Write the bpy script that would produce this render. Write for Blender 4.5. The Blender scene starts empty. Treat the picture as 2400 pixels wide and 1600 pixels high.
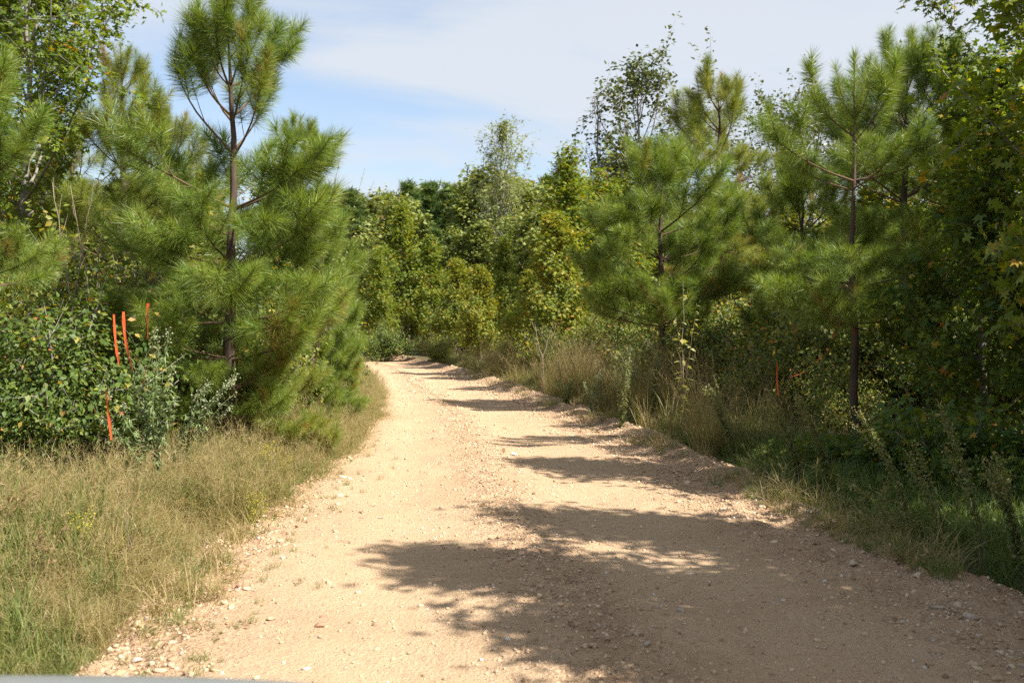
import bpy, math, random
import numpy as np
from mathutils import Vector, Matrix, Euler
R = math.radians
rnd = random.Random(7)
rng = np.random.default_rng(11)
S = bpy.context.scene
COL = S.collection

# ---------------------------------------------------------------- camera
CAMH = 1.5
cam_d = bpy.data.cameras.new('camera'); cam = bpy.data.objects.new('camera', cam_d); COL.objects.link(cam)
cam.location = (0, 0, CAMH); cam.rotation_euler = (R(90 - 0.85), 0, 0)
cam_d.lens = 35; cam_d.sensor_width = 36; cam_d.clip_end = 2000
cam_d.dof.use_dof = True; cam_d.dof.focus_distance = 11.5; cam_d.dof.aperture_fstop = 4.0
S.camera = cam
# ---------------------------------------------------------------- light
SUN_EL = 48.0
SX, SY = math.cos(R(-31)), math.sin(R(-31))          # horizontal direction towards the sun
sd = bpy.data.lights.new('sun', 'SUN'); sd.energy = 3.15; sd.angle = R(0.55); sd.color = (1.0, 0.965, 0.90)
so = bpy.data.objects.new('sun', sd); COL.objects.link(so)
tosun = Vector((SX*math.cos(R(SUN_EL)), SY*math.cos(R(SUN_EL)), math.sin(R(SUN_EL))))
so.rotation_euler = tosun.to_track_quat('Z', 'Y').to_euler(); so.location = (20, -20, 30)
W = bpy.data.worlds.new('World'); S.world = W; W.use_nodes = True
nt = W.node_tree; nt.nodes.clear()
def N(t, kind, **kw):
    n = t.nodes.new(kind)
    for k, v in kw.items(): setattr(n, k, v)
    return n
def inp(n, **kw):
    for k, v in kw.items(): n.inputs[k.replace('_', ' ')].default_value = v
    return n
sky = N(nt, 'ShaderNodeTexSky', sky_type='NISHITA', sun_disc=False)
sky.sun_elevation = R(SUN_EL); sky.sun_rotation = math.atan2(SX, SY)
sky.air_density = 1.0; sky.dust_density = 0.6; sky.ozone_density = 1.0
out = N(nt, 'ShaderNodeOutputWorld'); bg = N(nt, 'ShaderNodeBackground'); bg.inputs[1].default_value = 0.15
tc = N(nt, 'ShaderNodeTexCoord'); sep = N(nt, 'ShaderNodeSeparateXYZ'); nt.links.new(tc.outputs['Generated'], sep.inputs[0])
# thin cirrus veil: direction projected on a high layer
zc = N(nt, 'ShaderNodeMath', operation='MAXIMUM'); zc.inputs[1].default_value = 0.0; nt.links.new(sep.outputs[2], zc.inputs[0])
za = N(nt, 'ShaderNodeMath', operation='ADD'); za.inputs[1].default_value = 0.16; nt.links.new(zc.outputs[0], za.inputs[0])
px = N(nt, 'ShaderNodeMath', operation='DIVIDE'); nt.links.new(sep.outputs[0], px.inputs[0]); nt.links.new(za.outputs[0], px.inputs[1])
py = N(nt, 'ShaderNodeMath', operation='DIVIDE'); nt.links.new(sep.outputs[1], py.inputs[0]); nt.links.new(za.outputs[0], py.inputs[1])
cmb = N(nt, 'ShaderNodeCombineXYZ'); nt.links.new(px.outputs[0], cmb.inputs[0]); nt.links.new(py.outputs[0], cmb.inputs[1])
mp = N(nt, 'ShaderNodeMapping'); mp.inputs['Location'].default_value = (9.2, 7.7, 0); mp.inputs['Rotation'].default_value = (0, 0, R(-24)); mp.inputs['Scale'].default_value = (0.42, 1.05, 1)
nt.links.new(cmb.outputs[0], mp.inputs[0])
n1 = N(nt, 'ShaderNodeTexNoise'); inp(n1, Scale=1.15, Detail=9.0, Roughness=0.56, Distortion=0.9); nt.links.new(mp.outputs[0], n1.inputs[0])
# the veil thickens to the right of the road (real cloud cover, in world direction)
gx = N(nt, 'ShaderNodeMath', operation='MULTIPLY_ADD'); gx.inputs[1].default_value = 0.55; gx.inputs[2].default_value = 0.10; nt.links.new(sep.outputs[0], gx.inputs[0])
gcl = N(nt, 'ShaderNodeClamp'); gcl.inputs[1].default_value = -0.15; gcl.inputs[2].default_value = 0.13; nt.links.new(gx.outputs[0], gcl.inputs[0])
ad = N(nt, 'ShaderNodeMath', operation='ADD'); nt.links.new(n1.outputs[0], ad.inputs[0]); nt.links.new(gcl.outputs[0], ad.inputs[1])
cr = N(nt, 'ShaderNodeValToRGB'); cr.color_ramp.elements[0].position = 0.37; cr.color_ramp.elements[1].position = 0.64
cr.color_ramp.elements[0].color = (0.28,)*3 + (1,); cr.color_ramp.elements[1].color = (0.90,)*3 + (1,)
cr.color_ramp.interpolation = 'EASE'
nt.links.new(ad.outputs[0], cr.inputs[0])
cm = N(nt, 'ShaderNodeMix', data_type='RGBA'); cm.inputs['B'].default_value = (1.42, 1.50, 1.61, 1)
hz = N(nt, 'ShaderNodeMapRange'); hz.inputs['From Min'].default_value = 0.0; hz.inputs['From Max'].default_value = 0.36; hz.inputs['To Min'].default_value = 0.75; hz.inputs['To Max'].default_value = 0.0   # the veil thickens towards the horizon
nt.links.new(zc.outputs[0], hz.inputs['Value'])
mxh = N(nt, 'ShaderNodeMath', operation='MAXIMUM'); nt.links.new(cr.outputs[0], mxh.inputs[0]); nt.links.new(hz.outputs[0], mxh.inputs[1]); nt.links.new(mxh.outputs[0], cm.inputs['Factor']); skd = N(nt, 'ShaderNodeMix', data_type='RGBA', blend_type='MULTIPLY'); skd.inputs['Factor'].default_value = 1; skd.inputs['B'].default_value = (.31, .335, .355, 1)
nt.links.new(sky.outputs[0], skd.inputs['A']); nt.links.new(skd.outputs['Result'], cm.inputs['A'])
nt.links.new(cm.outputs['Result'], bg.inputs[0]); nt.links.new(bg.outputs[0], out.inputs[0])
S.view_settings.view_transform = 'Standard'; S.view_settings.look = 'None'
S.view_settings.exposure = 1.88; S.view_settings.gamma = 1; S.view_settings.use_curve_mapping = False
S.render.engine = 'CYCLES'
S.cycles.max_bounces = 6; S.cycles.diffuse_bounces = 4; S.cycles.glossy_bounces = 2; S.cycles.transmission_bounces = 4
S.cycles.use_denoising = False; S.cycles.sample_clamp_indirect = 6

# ---------------------------------------------------------------- helpers
def tag(o, label=None, cat=None, group=None, kind=None):
    if label: o['label'] = label
    if cat: o['category'] = cat
    if group: o['group'] = group
    if kind: o['kind'] = kind
    return o
def root(name, loc, rz=0):
    o = bpy.data.objects.new(name, None); o.empty_display_size = .2; COL.objects.link(o); o.location = loc; o.rotation_euler = (0, 0, rz); return o
def ob(name, me, parent=None, loc=(0, 0, 0), rot=(0, 0, 0), sc=1.0, col=None):
    o = bpy.data.objects.new(name, me); (col or COL).objects.link(o)
    if parent: o.parent = parent
    o.location = loc; o.rotation_euler = rot
    o.scale = sc if isinstance(sc, (tuple, list)) else (sc,)*3
    return o

class Buf:
    def __init__(s): s.V = []; s.T = []; s.Q = []; s.tint = []; s.n = 0
    def add(s, V, T=None, Q=None, tint=0.5):
        V = np.asarray(V, float).reshape(-1, 3)
        if T is not None and len(T): s.T.append(np.asarray(T, int) + s.n)
        if Q is not None and len(Q): s.Q.append(np.asarray(Q, int) + s.n)
        s.V.append(V); t = np.empty(len(V)); t[:] = tint; s.tint.append(t); s.n += len(V)
    def xf(s, M):   # merged arrays transformed by 4x4
        pass
    def mesh(s, name, mat, smooth=False):
        V = np.concatenate(s.V); me = bpy.data.meshes.new(name)
        T = np.concatenate(s.T) if s.T else np.zeros((0, 3), int)
        Q = np.concatenate(s.Q) if s.Q else np.zeros((0, 4), int)
        me.vertices.add(len(V)); me.vertices.foreach_set('co', V.ravel())
        me.loops.add(T.size + Q.size); me.polygons.add(len(T) + len(Q))
        me.loops.foreach_set('vertex_index', np.concatenate([T.ravel(), Q.ravel()]))
        me.polygons.foreach_set('loop_start', np.concatenate([np.arange(len(T))*3, T.size + np.arange(len(Q))*4]))
        me.polygons.foreach_set('loop_total', np.concatenate([np.full(len(T), 3), np.full(len(Q), 4)]))
        if smooth: me.polygons.foreach_set('use_smooth', np.ones(len(T) + len(Q), bool))
        a = me.attributes.new('tint', 'FLOAT', 'POINT'); a.data.foreach_set('value', np.concatenate(s.tint))
        me.update(calc_edges=True); me.materials.append(mat)
        return me

def nrm(a): return a/np.maximum(np.linalg.norm(a, axis=-1, keepdims=True), 1e-9)
def tube(buf, P, rad, sides=6, tint=0.5, wob=0.0):
    P = np.asarray(P, float); n = len(P); rad = np.broadcast_to(rad, n)
    d = nrm(np.gradient(P, axis=0)); ref = np.array([0.31, 0.17, 0.93]) if abs(d[0][2]) < .9 else np.array([1., .1, 0])
    a = nrm(np.cross(d, ref)); b = np.cross(d, a)
    th = np.arange(sides)*2*math.pi/sides
    V = P[:, None] + rad[:, None, None]*(np.cos(th)[None, :, None]*a[:, None] + np.sin(th)[None, :, None]*b[:, None])
    if wob: V = V + rng.normal(0, wob, V.shape)*rad[:, None, None]
    i = np.arange(n-1)[:, None]*sides; j = np.arange(sides)[None]; k = (j+1) % sides
    Q = np.stack([i+j, i+k, i+sides+k, i+sides+j], -1).reshape(-1, 4)
    T = [[(n-1)*sides + q, (n-1)*sides + (q+1) % sides, n*sides] for q in range(sides)]
    V = np.concatenate([V.reshape(-1, 3), P[-1:] + d[-1:]*rad[-1]])
    buf.add(V, T=T, Q=Q, tint=tint)

def vnoise(x, y, seed=0):
    xi = np.floor(x).astype(np.int64); yi = np.floor(y).astype(np.int64); fx = x-xi; fy = y-yi
    fx = fx*fx*(3-2*fx); fy = fy*fy*(3-2*fy)
    def h(a, b):
        v = (a*374761393 + b*668265263 + seed*69069) & 0xffffffff
        v = ((v ^ (v >> 13))*1274126177) & 0xffffffff
        return ((v ^ (v >> 16)) & 0xffff)/65535.0
    return (h(xi, yi)*(1-fx) + h(xi+1, yi)*fx)*(1-fy) + (h(xi, yi+1)*(1-fx) + h(xi+1, yi+1)*fx)*fy*1.0
def fbm(x, y, oct=4, seed=0):
    x = np.asarray(x, float); y = np.asarray(y, float)
    r = 0; a = 1; t = 0
    for k in range(oct): r = r + a*vnoise(x*2**k + 17.3*k, y*2**k - 9.1*k, seed+k); t += a; a *= .5
    return r/t - .5

# ---------------------------------------------------------------- materials
def ramp_mat(name, stops, rough=.6, trans=0.0, tcol=None, spec=.3, src='tint', noise=None, bump=None):
    m = bpy.data.materials.new(name); m.use_nodes = True; t = m.node_tree; t.nodes.clear()
    o = N(t, 'ShaderNodeOutputMaterial'); p = N(t, 'ShaderNodeBsdfPrincipled')
    p.inputs['Roughness'].default_value = rough; p.inputs['Specular IOR Level'].default_value = spec
    if src == 'tint': a = N(t, 'ShaderNodeAttribute', attribute_name='tint'); fac = a.outputs['Fac']
    else: a = N(t, 'ShaderNodeObjectInfo'); fac = a.outputs['Random']
    if noise:
        c = N(t, 'ShaderNodeTexCoord'); n = N(t, 'ShaderNodeTexNoise'); inp(n, Scale=noise[0], Detail=5.0); t.links.new(c.outputs['Object'], n.inputs[0])
        if len(noise) > 2:
            mm = N(t, 'ShaderNodeMapping'); mm.inputs['Scale'].default_value = noise[2]; t.links.new(c.outputs['Object'], mm.inputs[0]); t.links.new(mm.outputs[0], n.inputs[0])
        q = N(t, 'ShaderNodeMath', operation='MULTIPLY_ADD'); q.inputs[1].default_value = noise[1]; t.links.new(n.outputs[0], q.inputs[0])
        s2 = N(t, 'ShaderNodeMath', operation='SUBTRACT'); s2.inputs[1].default_value = noise[1]*.5; t.links.new(fac, s2.inputs[0]); t.links.new(s2.outputs[0], q.inputs[2]); fac = q.outputs[0]
        if bump:
            b = N(t, 'ShaderNodeBump'); b.inputs['Strength'].default_value = bump[0]; b.inputs['Distance'].default_value = bump[1]
            t.links.new(n.outputs[0], b.inputs['Height']); t.links.new(b.outputs[0], p.inputs['Normal'])
    cr = N(t, 'ShaderNodeValToRGB'); el = cr.color_ramp.elements
    for i, (pos, c) in enumerate(stops):
        e = el[i] if i < 2 else el.new(pos)
        e.position = pos; e.color = (*c, 1)
    t.links.new(fac, cr.inputs[0]); t.links.new(cr.outputs[0], p.inputs['Base Color'])
    if trans:
        tr = N(t, 'ShaderNodeBsdfTranslucent'); mx = N(t, 'ShaderNodeMixShader'); mx.inputs[0].default_value = trans
        g = N(t, 'ShaderNodeMix', data_type='RGBA', blend_type='MULTIPLY'); g.inputs['Factor'].default_value = 1
        g.inputs['B'].default_value = (*(tcol or (1.5, 1.4, .5)), 1); t.links.new(cr.outputs[0], g.inputs['A']); t.links.new(g.outputs['Result'], tr.inputs[0])
        t.links.new(p.outputs[0], mx.inputs[1]); t.links.new(tr.outputs[0], mx.inputs[2]); t.links.new(mx.outputs[0], o.inputs[0])
    else: t.links.new(p.outputs[0], o.inputs[0])
    return m
# needle and leaf colours: 0 dark green .. 1 straw / autumn
M = {}
M['needle'] = ramp_mat('pine_needle', [(0, (.055, .115, .020)), (.5, (.175, .250, .036)), (.85, (.28, .325, .06)), (1, (.27, .16, .06))], .40, .30, (1.5, 1.4, .4), .42)
M['needle_warm'] = ramp_mat('warm_pine_needle', [(0, (.085, .15, .025)), (.5, (.215, .265, .042)), (.8, (.31, .31, .06)), (.93, (.32, .21, .06)), (1, (.34, .15, .06))], .45, .34, (1.4, 1.25, .45), .35)
M['gum'] = ramp_mat('gum_leaf', [(0, (.045, .10, .022)), (.55, (.18, .235, .030)), (.82, (.32, .315, .045)), (.92, (.38, .27, .03)), (1, (.42, .17, .04))], .5, .45, (1.5, 1.35, .35), .25)
M['gumyellow'] = ramp_mat('turning_gum_leaf', [(0, (.07, .12, .025)), (.4, (.20, .25, .035)), (.68, (.35, .325, .045)), (.85, (.44, .29, .035)), (1, (.42, .15, .04))], .5, .40, (1.5, 1.3, .35), .25)
M['bush'] = ramp_mat('bush_leaf', [(0, (.04, .085, .02)), (.5, (.115, .165, .032)), (.78, (.27, .28, .055)), (.93, (.42, .30, .06)), (1, (.40, .14, .06))], .5, .36, (1.5, 1.35, .4), .25)
M['oak'] = ramp_mat('oak_leaf', [(0, (.035, .055, .02)), (.6, (.11, .135, .035)), (1, (.23, .19, .06))], .4, .28, (1.5, 1.4, .4), .42)
M['pale'] = ramp_mat('pale_leaf', [(0, (.12, .16, .05)), (.6, (.26, .30, .10)), (1, (.40, .36, .13))], .45, .40, (1.4, 1.3, .5), .3)
M['far'] = ramp_mat('far_leaf', [(0, (.08, .12, .035)), (.6, (.23, .26, .06)), (.9, (.33, .29, .08)), (1, (.26, .15, .06))], .55, .28, (1.4, 1.3, .5), .3)
M['farpine'] = ramp_mat('far_needle', [(0, (.05, .10, .04)), (.6, (.15, .21, .06)), (1, (.24, .27, .07))], .55, .2, (1.3, 1.3, .6), .3)
M['grass'] = ramp_mat('grass_blade', [(0, (.08, .115, .024)), (.4, (.19, .215, .055)), (.66, (.285, .245, .09)), (1, (.44, .31, .165))], .5, .36, (1.25, 1.2, .6), .3)
M['ggrass'] = ramp_mat('green_grass_blade', [(0, (.07, .12, .028)), (.6, (.17, .215, .055)), (1, (.34, .29, .13))], .5, .36, (1.4, 1.3, .5), .3)
M['bark'] = ramp_mat('pine_bark', [(0, (.025, .019, .015)), (.5, (.085, .060, .044)), (1, (.19, .125, .088))], .9, 0, spec=.1, noise=(9, 1.3, (1, 1, .28)), bump=(1, .02))
M['twig'] = ramp_mat('twig_bark', [(0, (.035, .025, .017)), (1, (.19, .125, .072))], .85, 0, spec=.1)
M['greybark'] = ramp_mat('grey_bark', [(0, (.09, .08, .065)), (1, (.36, .32, .27))], .85, 0, spec=.1, noise=(14, .8), bump=(.6, .01))
M['drystem'] = ramp_mat('dry_stem', [(0, (.11, .085, .055)), (1, (.30, .24, .17))], .8, 0, spec=.1)
M['silver'] = ramp_mat('silver_green_weed', [(0, (.10, .15, .05)), (.6, (.21, .26, .11)), (1, (.38, .38, .24))], .6, .25, (1.2, 1.2, .7))
M['gold'] = ramp_mat('yellow_flower', [(0, (.35, .33, .03)), (1, (.62, .50, .04))], .6, .25, (1.1, 1.0, .5))
M['tape'] = ramp_mat('orange_plastic_tape', [(0, (.62, .085, .02)), (1, (.80, .15, .04))], .4, .40, (1, .9, .8), .5)
M['stone'] = ramp_mat('gravel_stone', [(0, (.22, .14, .085)), (.14, (.42, .29, .18)), (.5, (.55, .395, .25)), (.80, (.64, .48, .32)), (.88, (.36, .19, .105)), (.95, (.33, .27, .205)), (1, (.74, .66, .56))], .9, 0, spec=.12, src='random', noise=(40, .25), bump=(.5, .004))
M['litter'] = ramp_mat('fallen_leaf', [(0, (.16, .09, .045)), (.6, (.34, .21, .10)), (1, (.52, .36, .20))], .8, .2, (1, .9, .6))

def ground_mat(name, road):
    m = bpy.data.materials.new(name); m.use_nodes = True; t = m.node_tree; t.nodes.clear()
    o = N(t, 'ShaderNodeOutputMaterial'); p = N(t, 'ShaderNodeBsdfPrincipled'); p.inputs['Roughness'].default_value = .95; p.inputs['Specular IOR Level'].default_value = .08
    c = N(t, 'ShaderNodeTexCoord')
    def noise(sc, det=6, rough=.55, src=None):
        n = N(t, 'ShaderNodeTexNoise'); inp(n, Scale=sc, Detail=float(det), Roughness=rough); t.links.new(c.outputs['Object'], n.inputs[0]); return n
    def ramp(src, stops):
        cr = N(t, 'ShaderNodeValToRGB'); el = cr.color_ramp.elements
        for i, (pos, cc) in enumerate(stops):
            e = el[i] if i < 2 else el.new(pos)
            e.position = pos; e.color = (*cc, 1)
        t.links.new(src, cr.inputs[0]); return cr
    def mix(f, a, b, mode='MIX', fac=None):
        x = N(t, 'ShaderNodeMix', data_type='RGBA', blend_type=mode)
        if f is not None: t.links.new(f, x.inputs['Factor'])
        else: x.inputs['Factor'].default_value = fac
        for s_, v in (('A', a), ('B', b)):
            if isinstance(v, tuple): x.inputs[s_].default_value = (*v, 1)
            else: t.links.new(v, x.inputs[s_])
        return x.outputs['Result']
    if road:
        a = N(t, 'ShaderNodeAttribute', attribute_name='tint')      # 0 packed wheel track .. 1 loose gravel
        base = ramp(noise(.9).outputs[0], [(.25, (.44, .295, .175)), (.5, (.51, .352, .215)), (.75, (.54, .38, .238))])
        loose = ramp(noise(3.0).outputs[0], [(.3, (.345, .22, .127)), (.55, (.46, .305, .185)), (.8, (.52, .36, .225))])
        col = mix(a.outputs['Fac'], base.outputs[0], loose.outputs[0])
        v = N(t, 'ShaderNodeTexVoronoi'); inp(v, Scale=38.0, Randomness=1.0); t.links.new(c.outputs['Object'], v.inputs[0])
        grain = ramp(v.outputs['Color'], [(.0, (.52, .48, .45)), (.25, (.88, .86, .84)), (.6, (1.0, 1.0, 1.0)), (1, (1.22, 1.2, 1.18))])
        gm = N(t, 'ShaderNodeMath', operation='MULTIPLY_ADD'); gm.inputs[1].default_value = .75; gm.inputs[2].default_value = .2; t.links.new(a.outputs['Fac'], gm.inputs[0])
        g2 = mix(gm.outputs[0], (1., 1., 1.), grain.outputs[0])
        col = mix(None, col, g2, 'MULTIPLY', 1)
        fn = ramp(noise(160, 3, .7).outputs[0], [(.33, (.55, .52, .49)), (.45, (1, 1, 1)), (.62, (1.03, 1.03, 1.03)), (.72, (1.18, 1.18, 1.18))])
        col = mix(None, col, fn.outputs[0], 'MULTIPLY', 1)
        t.links.new(col, p.inputs['Base Color'])
        h1 = noise(55, 5, .65); h2 = N(t, 'ShaderNodeMath', operation='ADD'); t.links.new(h1.outputs[0], h2.inputs[0])
        vm = N(t, 'ShaderNodeMath', operation='MULTIPLY'); t.links.new(v.outputs['Distance'], vm.inputs[0]); t.links.new(a.outputs['Fac'], vm.inputs[1]); t.links.new(vm.outputs[0], h2.inputs[1])
        b = N(t, 'ShaderNodeBump'); b.inputs['Strength'].default_value = 1; b.inputs['Distance'].default_value = .022; t.links.new(h2.outputs[0], b.inputs['Height']); t.links.new(b.outputs[0], p.inputs['Normal'])
    else:
        g = ramp(noise(2.2).outputs[0], [(.3, (.10, .085, .045)), (.5, (.19, .15, .085)), (.7, (.16, .155, .065)), (.85, (.30, .22, .14))])
        f = ramp(noise(70, 4, .7).outputs[0], [(.3, (.55, .52, .5)), (.6, (1.05, 1.05, 1.0))])
        t.links.new(mix(None, g.outputs[0], f.outputs[0], 'MULTIPLY', 1), p.inputs['Base Color'])
        h = noise(30, 6, .7); b = N(t, 'ShaderNodeBump'); b.inputs['Strength'].default_value = 1; b.inputs['Distance'].default_value = .04; t.links.new(h.outputs[0], b.inputs['Height']); t.links.new(b.outputs[0], p.inputs['Normal'])
    t.links.new(p.outputs[0], o.inputs[0]); return m
M['road'] = ground_mat('sandy_gravel', True); M['soil'] = ground_mat('leaf_strewn_soil', False)

# ---------------------------------------------------------------- ground and road
EL = np.array([(-1.4, -8), (-1.55, 0), (-1.75, 4.2), (-1.94, 5.7), (-2.09, 8.6), (-2.23, 10.7), (-2.5, 15.2), (-3.05, 20.2), (-4.7, 31), (-6.6, 40), (-10.4, 49), (-16.5, 55.5), (-30, 60), (-60, 63)])
ER = np.array([(3.1, -8), (2.95, 0), (2.72, 4.2), (2.5, 5.9), (1.97, 8.6), (1.55, 11.8), (0.95, 15.9), (0.04, 21.2), (-1.8, 30.6), (-3.9, 40), (-7.2, 50.4), (-12.7, 60), (-26, 66), (-58, 69)])
def rs(E, n):
    t = np.linspace(0, len(E)-1, n); i = np.minimum(t.astype(int), len(E)-2); f = t-i
    P = np.vstack([2*E[0]-E[1], E, 2*E[-1]-E[-2]])
    p0, p1, p2, p3 = P[i], P[i+1], P[i+2], P[i+3]; f = f[:, None]
    return .5*((2*p1) + (-p0+p2)*f + (2*p0-5*p1+4*p2-p3)*f**2 + (-p0+3*p1-3*p2+p3)*f**3)
ELs, ERs = rs(EL, 600), rs(ER, 600)
def xL(y): return np.interp(y, ELs[:, 1], ELs[:, 0])
def xR(y): return np.interp(y, ERs[:, 1], ERs[:, 0])
def bermw(y): return np.interp(y, [0, 6, 12, 18, 30, 60], [.25, .32, .75, .8, .9, 1.1])
def bermh(y): return np.interp(y, [0, 6, 9, 12, 25, 60], [.02, .03, .08, .14, .18, .25])
def sstep(a, b, x): t = np.clip((x-a)/(b-a), 0, 1); return t*t*(3-2*t)
def ground_h(x, y):
    x = np.asarray(x, float); y = np.asarray(y, float)
    l = xL(y); r = xR(y) + bermw(y)
    dl = l - x; dr = x - r
    d = np.maximum(dl, dr)                 # >0 outside the road
    out = sstep(-.1, .35, d)
    z = -.16*(1-out) + out*(.03 + .07*fbm(x*.6, y*.6, 4, 3) + .012*np.clip(d-2, 0, 25) + .10*fbm(x*.15, y*.15, 2, 8)*sstep(1, 4, d))
    z = z + np.where((dr > -.2), .05*sstep(7, 12, y)*(1-sstep(.3, 1.6, dr)), 0)
    return z
def gz(x, y): return float(ground_h(np.array([x]), np.array([y]))[0])
def grid_mesh(name, X, Y, Z, mat, tint=None, smooth=True):
    n, m = X.shape; V = np.stack([X, Y, Z], -1).reshape(-1, 3)
    i = np.arange(n-1)[:, None]*m + np.arange(m-1)[None]
    b = Buf(); b.add(V, Q=np.stack([i, i+1, i+m+1, i+m], -1).reshape(-1, 4), tint=0.5 if tint is None else tint.ravel())
    return b.mesh(name, mat, smooth)
gx_ = np.concatenate([np.linspace(-260, -42, 30), np.linspace(-40, -9, 70), np.linspace(-8.8, 9, 150), np.linspace(9.4, 40, 70), np.linspace(42, 260, 30)])
gy_ = np.concatenate([np.linspace(-60, -4, 25), np.linspace(-3.5, 16, 150), np.linspace(16.4, 75, 150), np.linspace(78, 420, 40)])
GX, GY = np.meshgrid(gx_, gy_); tag(ob('ground', grid_mesh('ground', GX, GY, ground_h(GX, GY), M['soil'])), kind='structure')

rows = np.concatenate([np.linspace(-8, 3, 40), np.arange(3.02, 9, .028), np.arange(9, 16, .05), np.arange(16, 30, .12), np.arange(30, 58.5, .4)])
def edge_pts(y, far):
    return None
# rows follow matched edge points; parameter chosen so that the left edge passes y = rows
tl = np.interp(rows, ELs[:, 1], np.linspace(0, len(EL)-1, 600)); tl = np.concatenate([tl, np.linspace(tl[-1]+.05, len(EL)-1, 30)])
LE = np.stack([np.interp(tl, np.linspace(0, len(EL)-1, 600), ELs[:, k]) for k in (0, 1)], -1)
RE = np.stack([np.interp(tl, np.linspace(0, len(EL)-1, 600), ERs[:, k]) for k in (0, 1)], -1)
wid = np.linalg.norm(RE-LE, axis=1)
# lateral metres from the left edge: from -.45 to width + berm + .25
nc = 210
u = np.linspace(0, 1, nc)[None]
lat = -.45 + u*(wid[:, None] + .45 + bermw(RE[:, 1])[:, None] + .28)
dirv = (RE-LE)/wid[:, None]
RX = LE[:, 0:1] + lat*dirv[:, 0:1]; RY = LE[:, 1:2] + lat*dirv[:, 1:2]
def road_profile(lat, w, x, y):
    bw = bermw(y); bh = bermh(y)
    lw = lat/w
    z = .015*np.sin(np.clip(lw, 0, 1)*math.pi)                                  # crown
    z = z - .024*np.exp(-((lw-.30)/.075)**2) - .022*np.exp(-((lw-.67)/.08)**2)  # wheel tracks
    z = z + .012*np.exp(-((lw-.48)/.05)**2)
    z = z + .02*fbm(x*.9, y*.5, 3, 21)
    k = (lat-w)/bw
    lump = .75 + 1.3*fbm(x*1.6, y*1.6, 4, 5)
    z = z + bh*.8*np.exp(-((k-.55-.5*fbm(x*.8, y*.8, 2, 55))/.36)**2)*lump
    rough = np.clip(.12 + .9*sstep(.16, .0, lw) + 1.0*sstep(-.15, .25, k) + .75*np.exp(-((lw-.49)/.08)**2) + .65*sstep(.76, .95, lw) - .0, 0, 1)
    z = z + rough*(.06*fbm(x*6, y*6, 3, 9) + .040*fbm(x*22, y*22, 2, 14)) + .008*fbm(x*14, y*14, 3, 2)
    z = z - .22*sstep(.05, .45, -lat) - .30*sstep(.95, 1.45, k)
    return z, rough
RZ, RT = road_profile(lat, wid[:, None], RX, RY)
road = tag(ob('dirt_road', grid_mesh('dirt_road', RX, RY, RZ, M['road'], RT)), kind='structure')
def road_pt(x, y):
    y_ = np.asarray(y, float); x_ = np.asarray(x, float)
    z, r = road_profile(x_ - xL(y_), xR(y_)-xL(y_), x_, y_); return z, r

# ---------------------------------------------------------------- scatter (stuff) through geometry nodes
def scatter(name, sources, P, rot, scl, idx, kind='stuff'):
    col = bpy.data.collections.new(name + '_sources')
    for k, me in enumerate(sources):
        o = bpy.data.objects.new('%s_piece_%02d' % (name, k), me); col.objects.link(o)
    me = bpy.data.meshes.new(name); me.vertices.add(len(P)); me.vertices.foreach_set('co', np.asarray(P, float).ravel())
    for nm, ty, ar in (('rot', 'FLOAT_VECTOR', rot), ('scl', 'FLOAT', scl), ('idx', 'INT', idx)):
        a = me.attributes.new(nm, ty, 'POINT'); a.data.foreach_set('vector' if ty == 'FLOAT_VECTOR' else 'value', np.ascontiguousarray(ar).ravel())
    o = ob(name, me)
    g = bpy.data.node_groups.new(name + '_nodes', 'GeometryNodeTree')
    g.interface.new_socket('Geometry', in_out='INPUT', socket_type='NodeSocketGeometry'); g.interface.new_socket('Geometry', in_out='OUTPUT', socket_type='NodeSocketGeometry')
    gi = N(g, 'NodeGroupInput'); go = N(g, 'NodeGroupOutput'); ip = N(g, 'GeometryNodeInstanceOnPoints')
    ci = N(g, 'GeometryNodeCollectionInfo'); ci.inputs[0].default_value = col; ci.inputs['Separate Children'].default_value = True; ci.inputs['Reset Children'].default_value = True
    def na(nm, ty):
        n = N(g, 'GeometryNodeInputNamedAttribute', data_type=ty); n.inputs[0].default_value = nm; return n.outputs[0]
    er = N(g, 'FunctionNodeEulerToRotation'); g.links.new(na('rot', 'FLOAT_VECTOR'), er.inputs[0])
    g.links.new(gi.outputs[0], ip.inputs['Points']); g.links.new(ci.outputs[0], ip.inputs['Instance']); ip.inputs['Pick Instance'].default_value = True
    g.links.new(na('idx', 'INT'), ip.inputs['Instance Index']); g.links.new(er.outputs[0], ip.inputs['Rotation']); g.links.new(na('scl', 'FLOAT'), ip.inputs['Scale'])
    g.links.new(ip.outputs[0], go.inputs[0])
    md = o.modifiers.new('scatter', 'NODES'); md.node_group = g
    o['kind'] = kind
    return o

# ---------------------------------------------------------------- stones
ICO = None
def ico(sub=1):
    import bmesh
    bm = bmesh.new(); bmesh.ops.create_icosphere(bm, subdivisions=sub, radius=1); V = np.array([v.co[:] for v in bm.verts]); F = np.array([[v.index for v in f.verts] for f in bm.faces]); bm.free(); return V, F
IV, IF = ico(1); IV2, IF2 = ico(2)
def stone_mesh(name, seed, flat=.7, fine=False, mat='stone', amp=.28):
    r = np.random.default_rng(seed); V = (IV2 if fine else IV).copy(); F = IF2 if fine else IF
    for _ in range(9):                       # chop facets
        d = nrm(r.normal(size=3)); c = r.uniform(.35, .75); s = V@d; V = V - np.outer(np.maximum(s-c, 0), d)
    V = V*(1 + r.normal(0, amp*.18, (len(V), 1))); V = V*np.array([r.uniform(.8, 1.25), r.uniform(.7, 1.05), flat*r.uniform(.7, 1.1)])
    b = Buf(); b.add(V, T=F, tint=.5); return b.mesh(name, M[mat])
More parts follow.
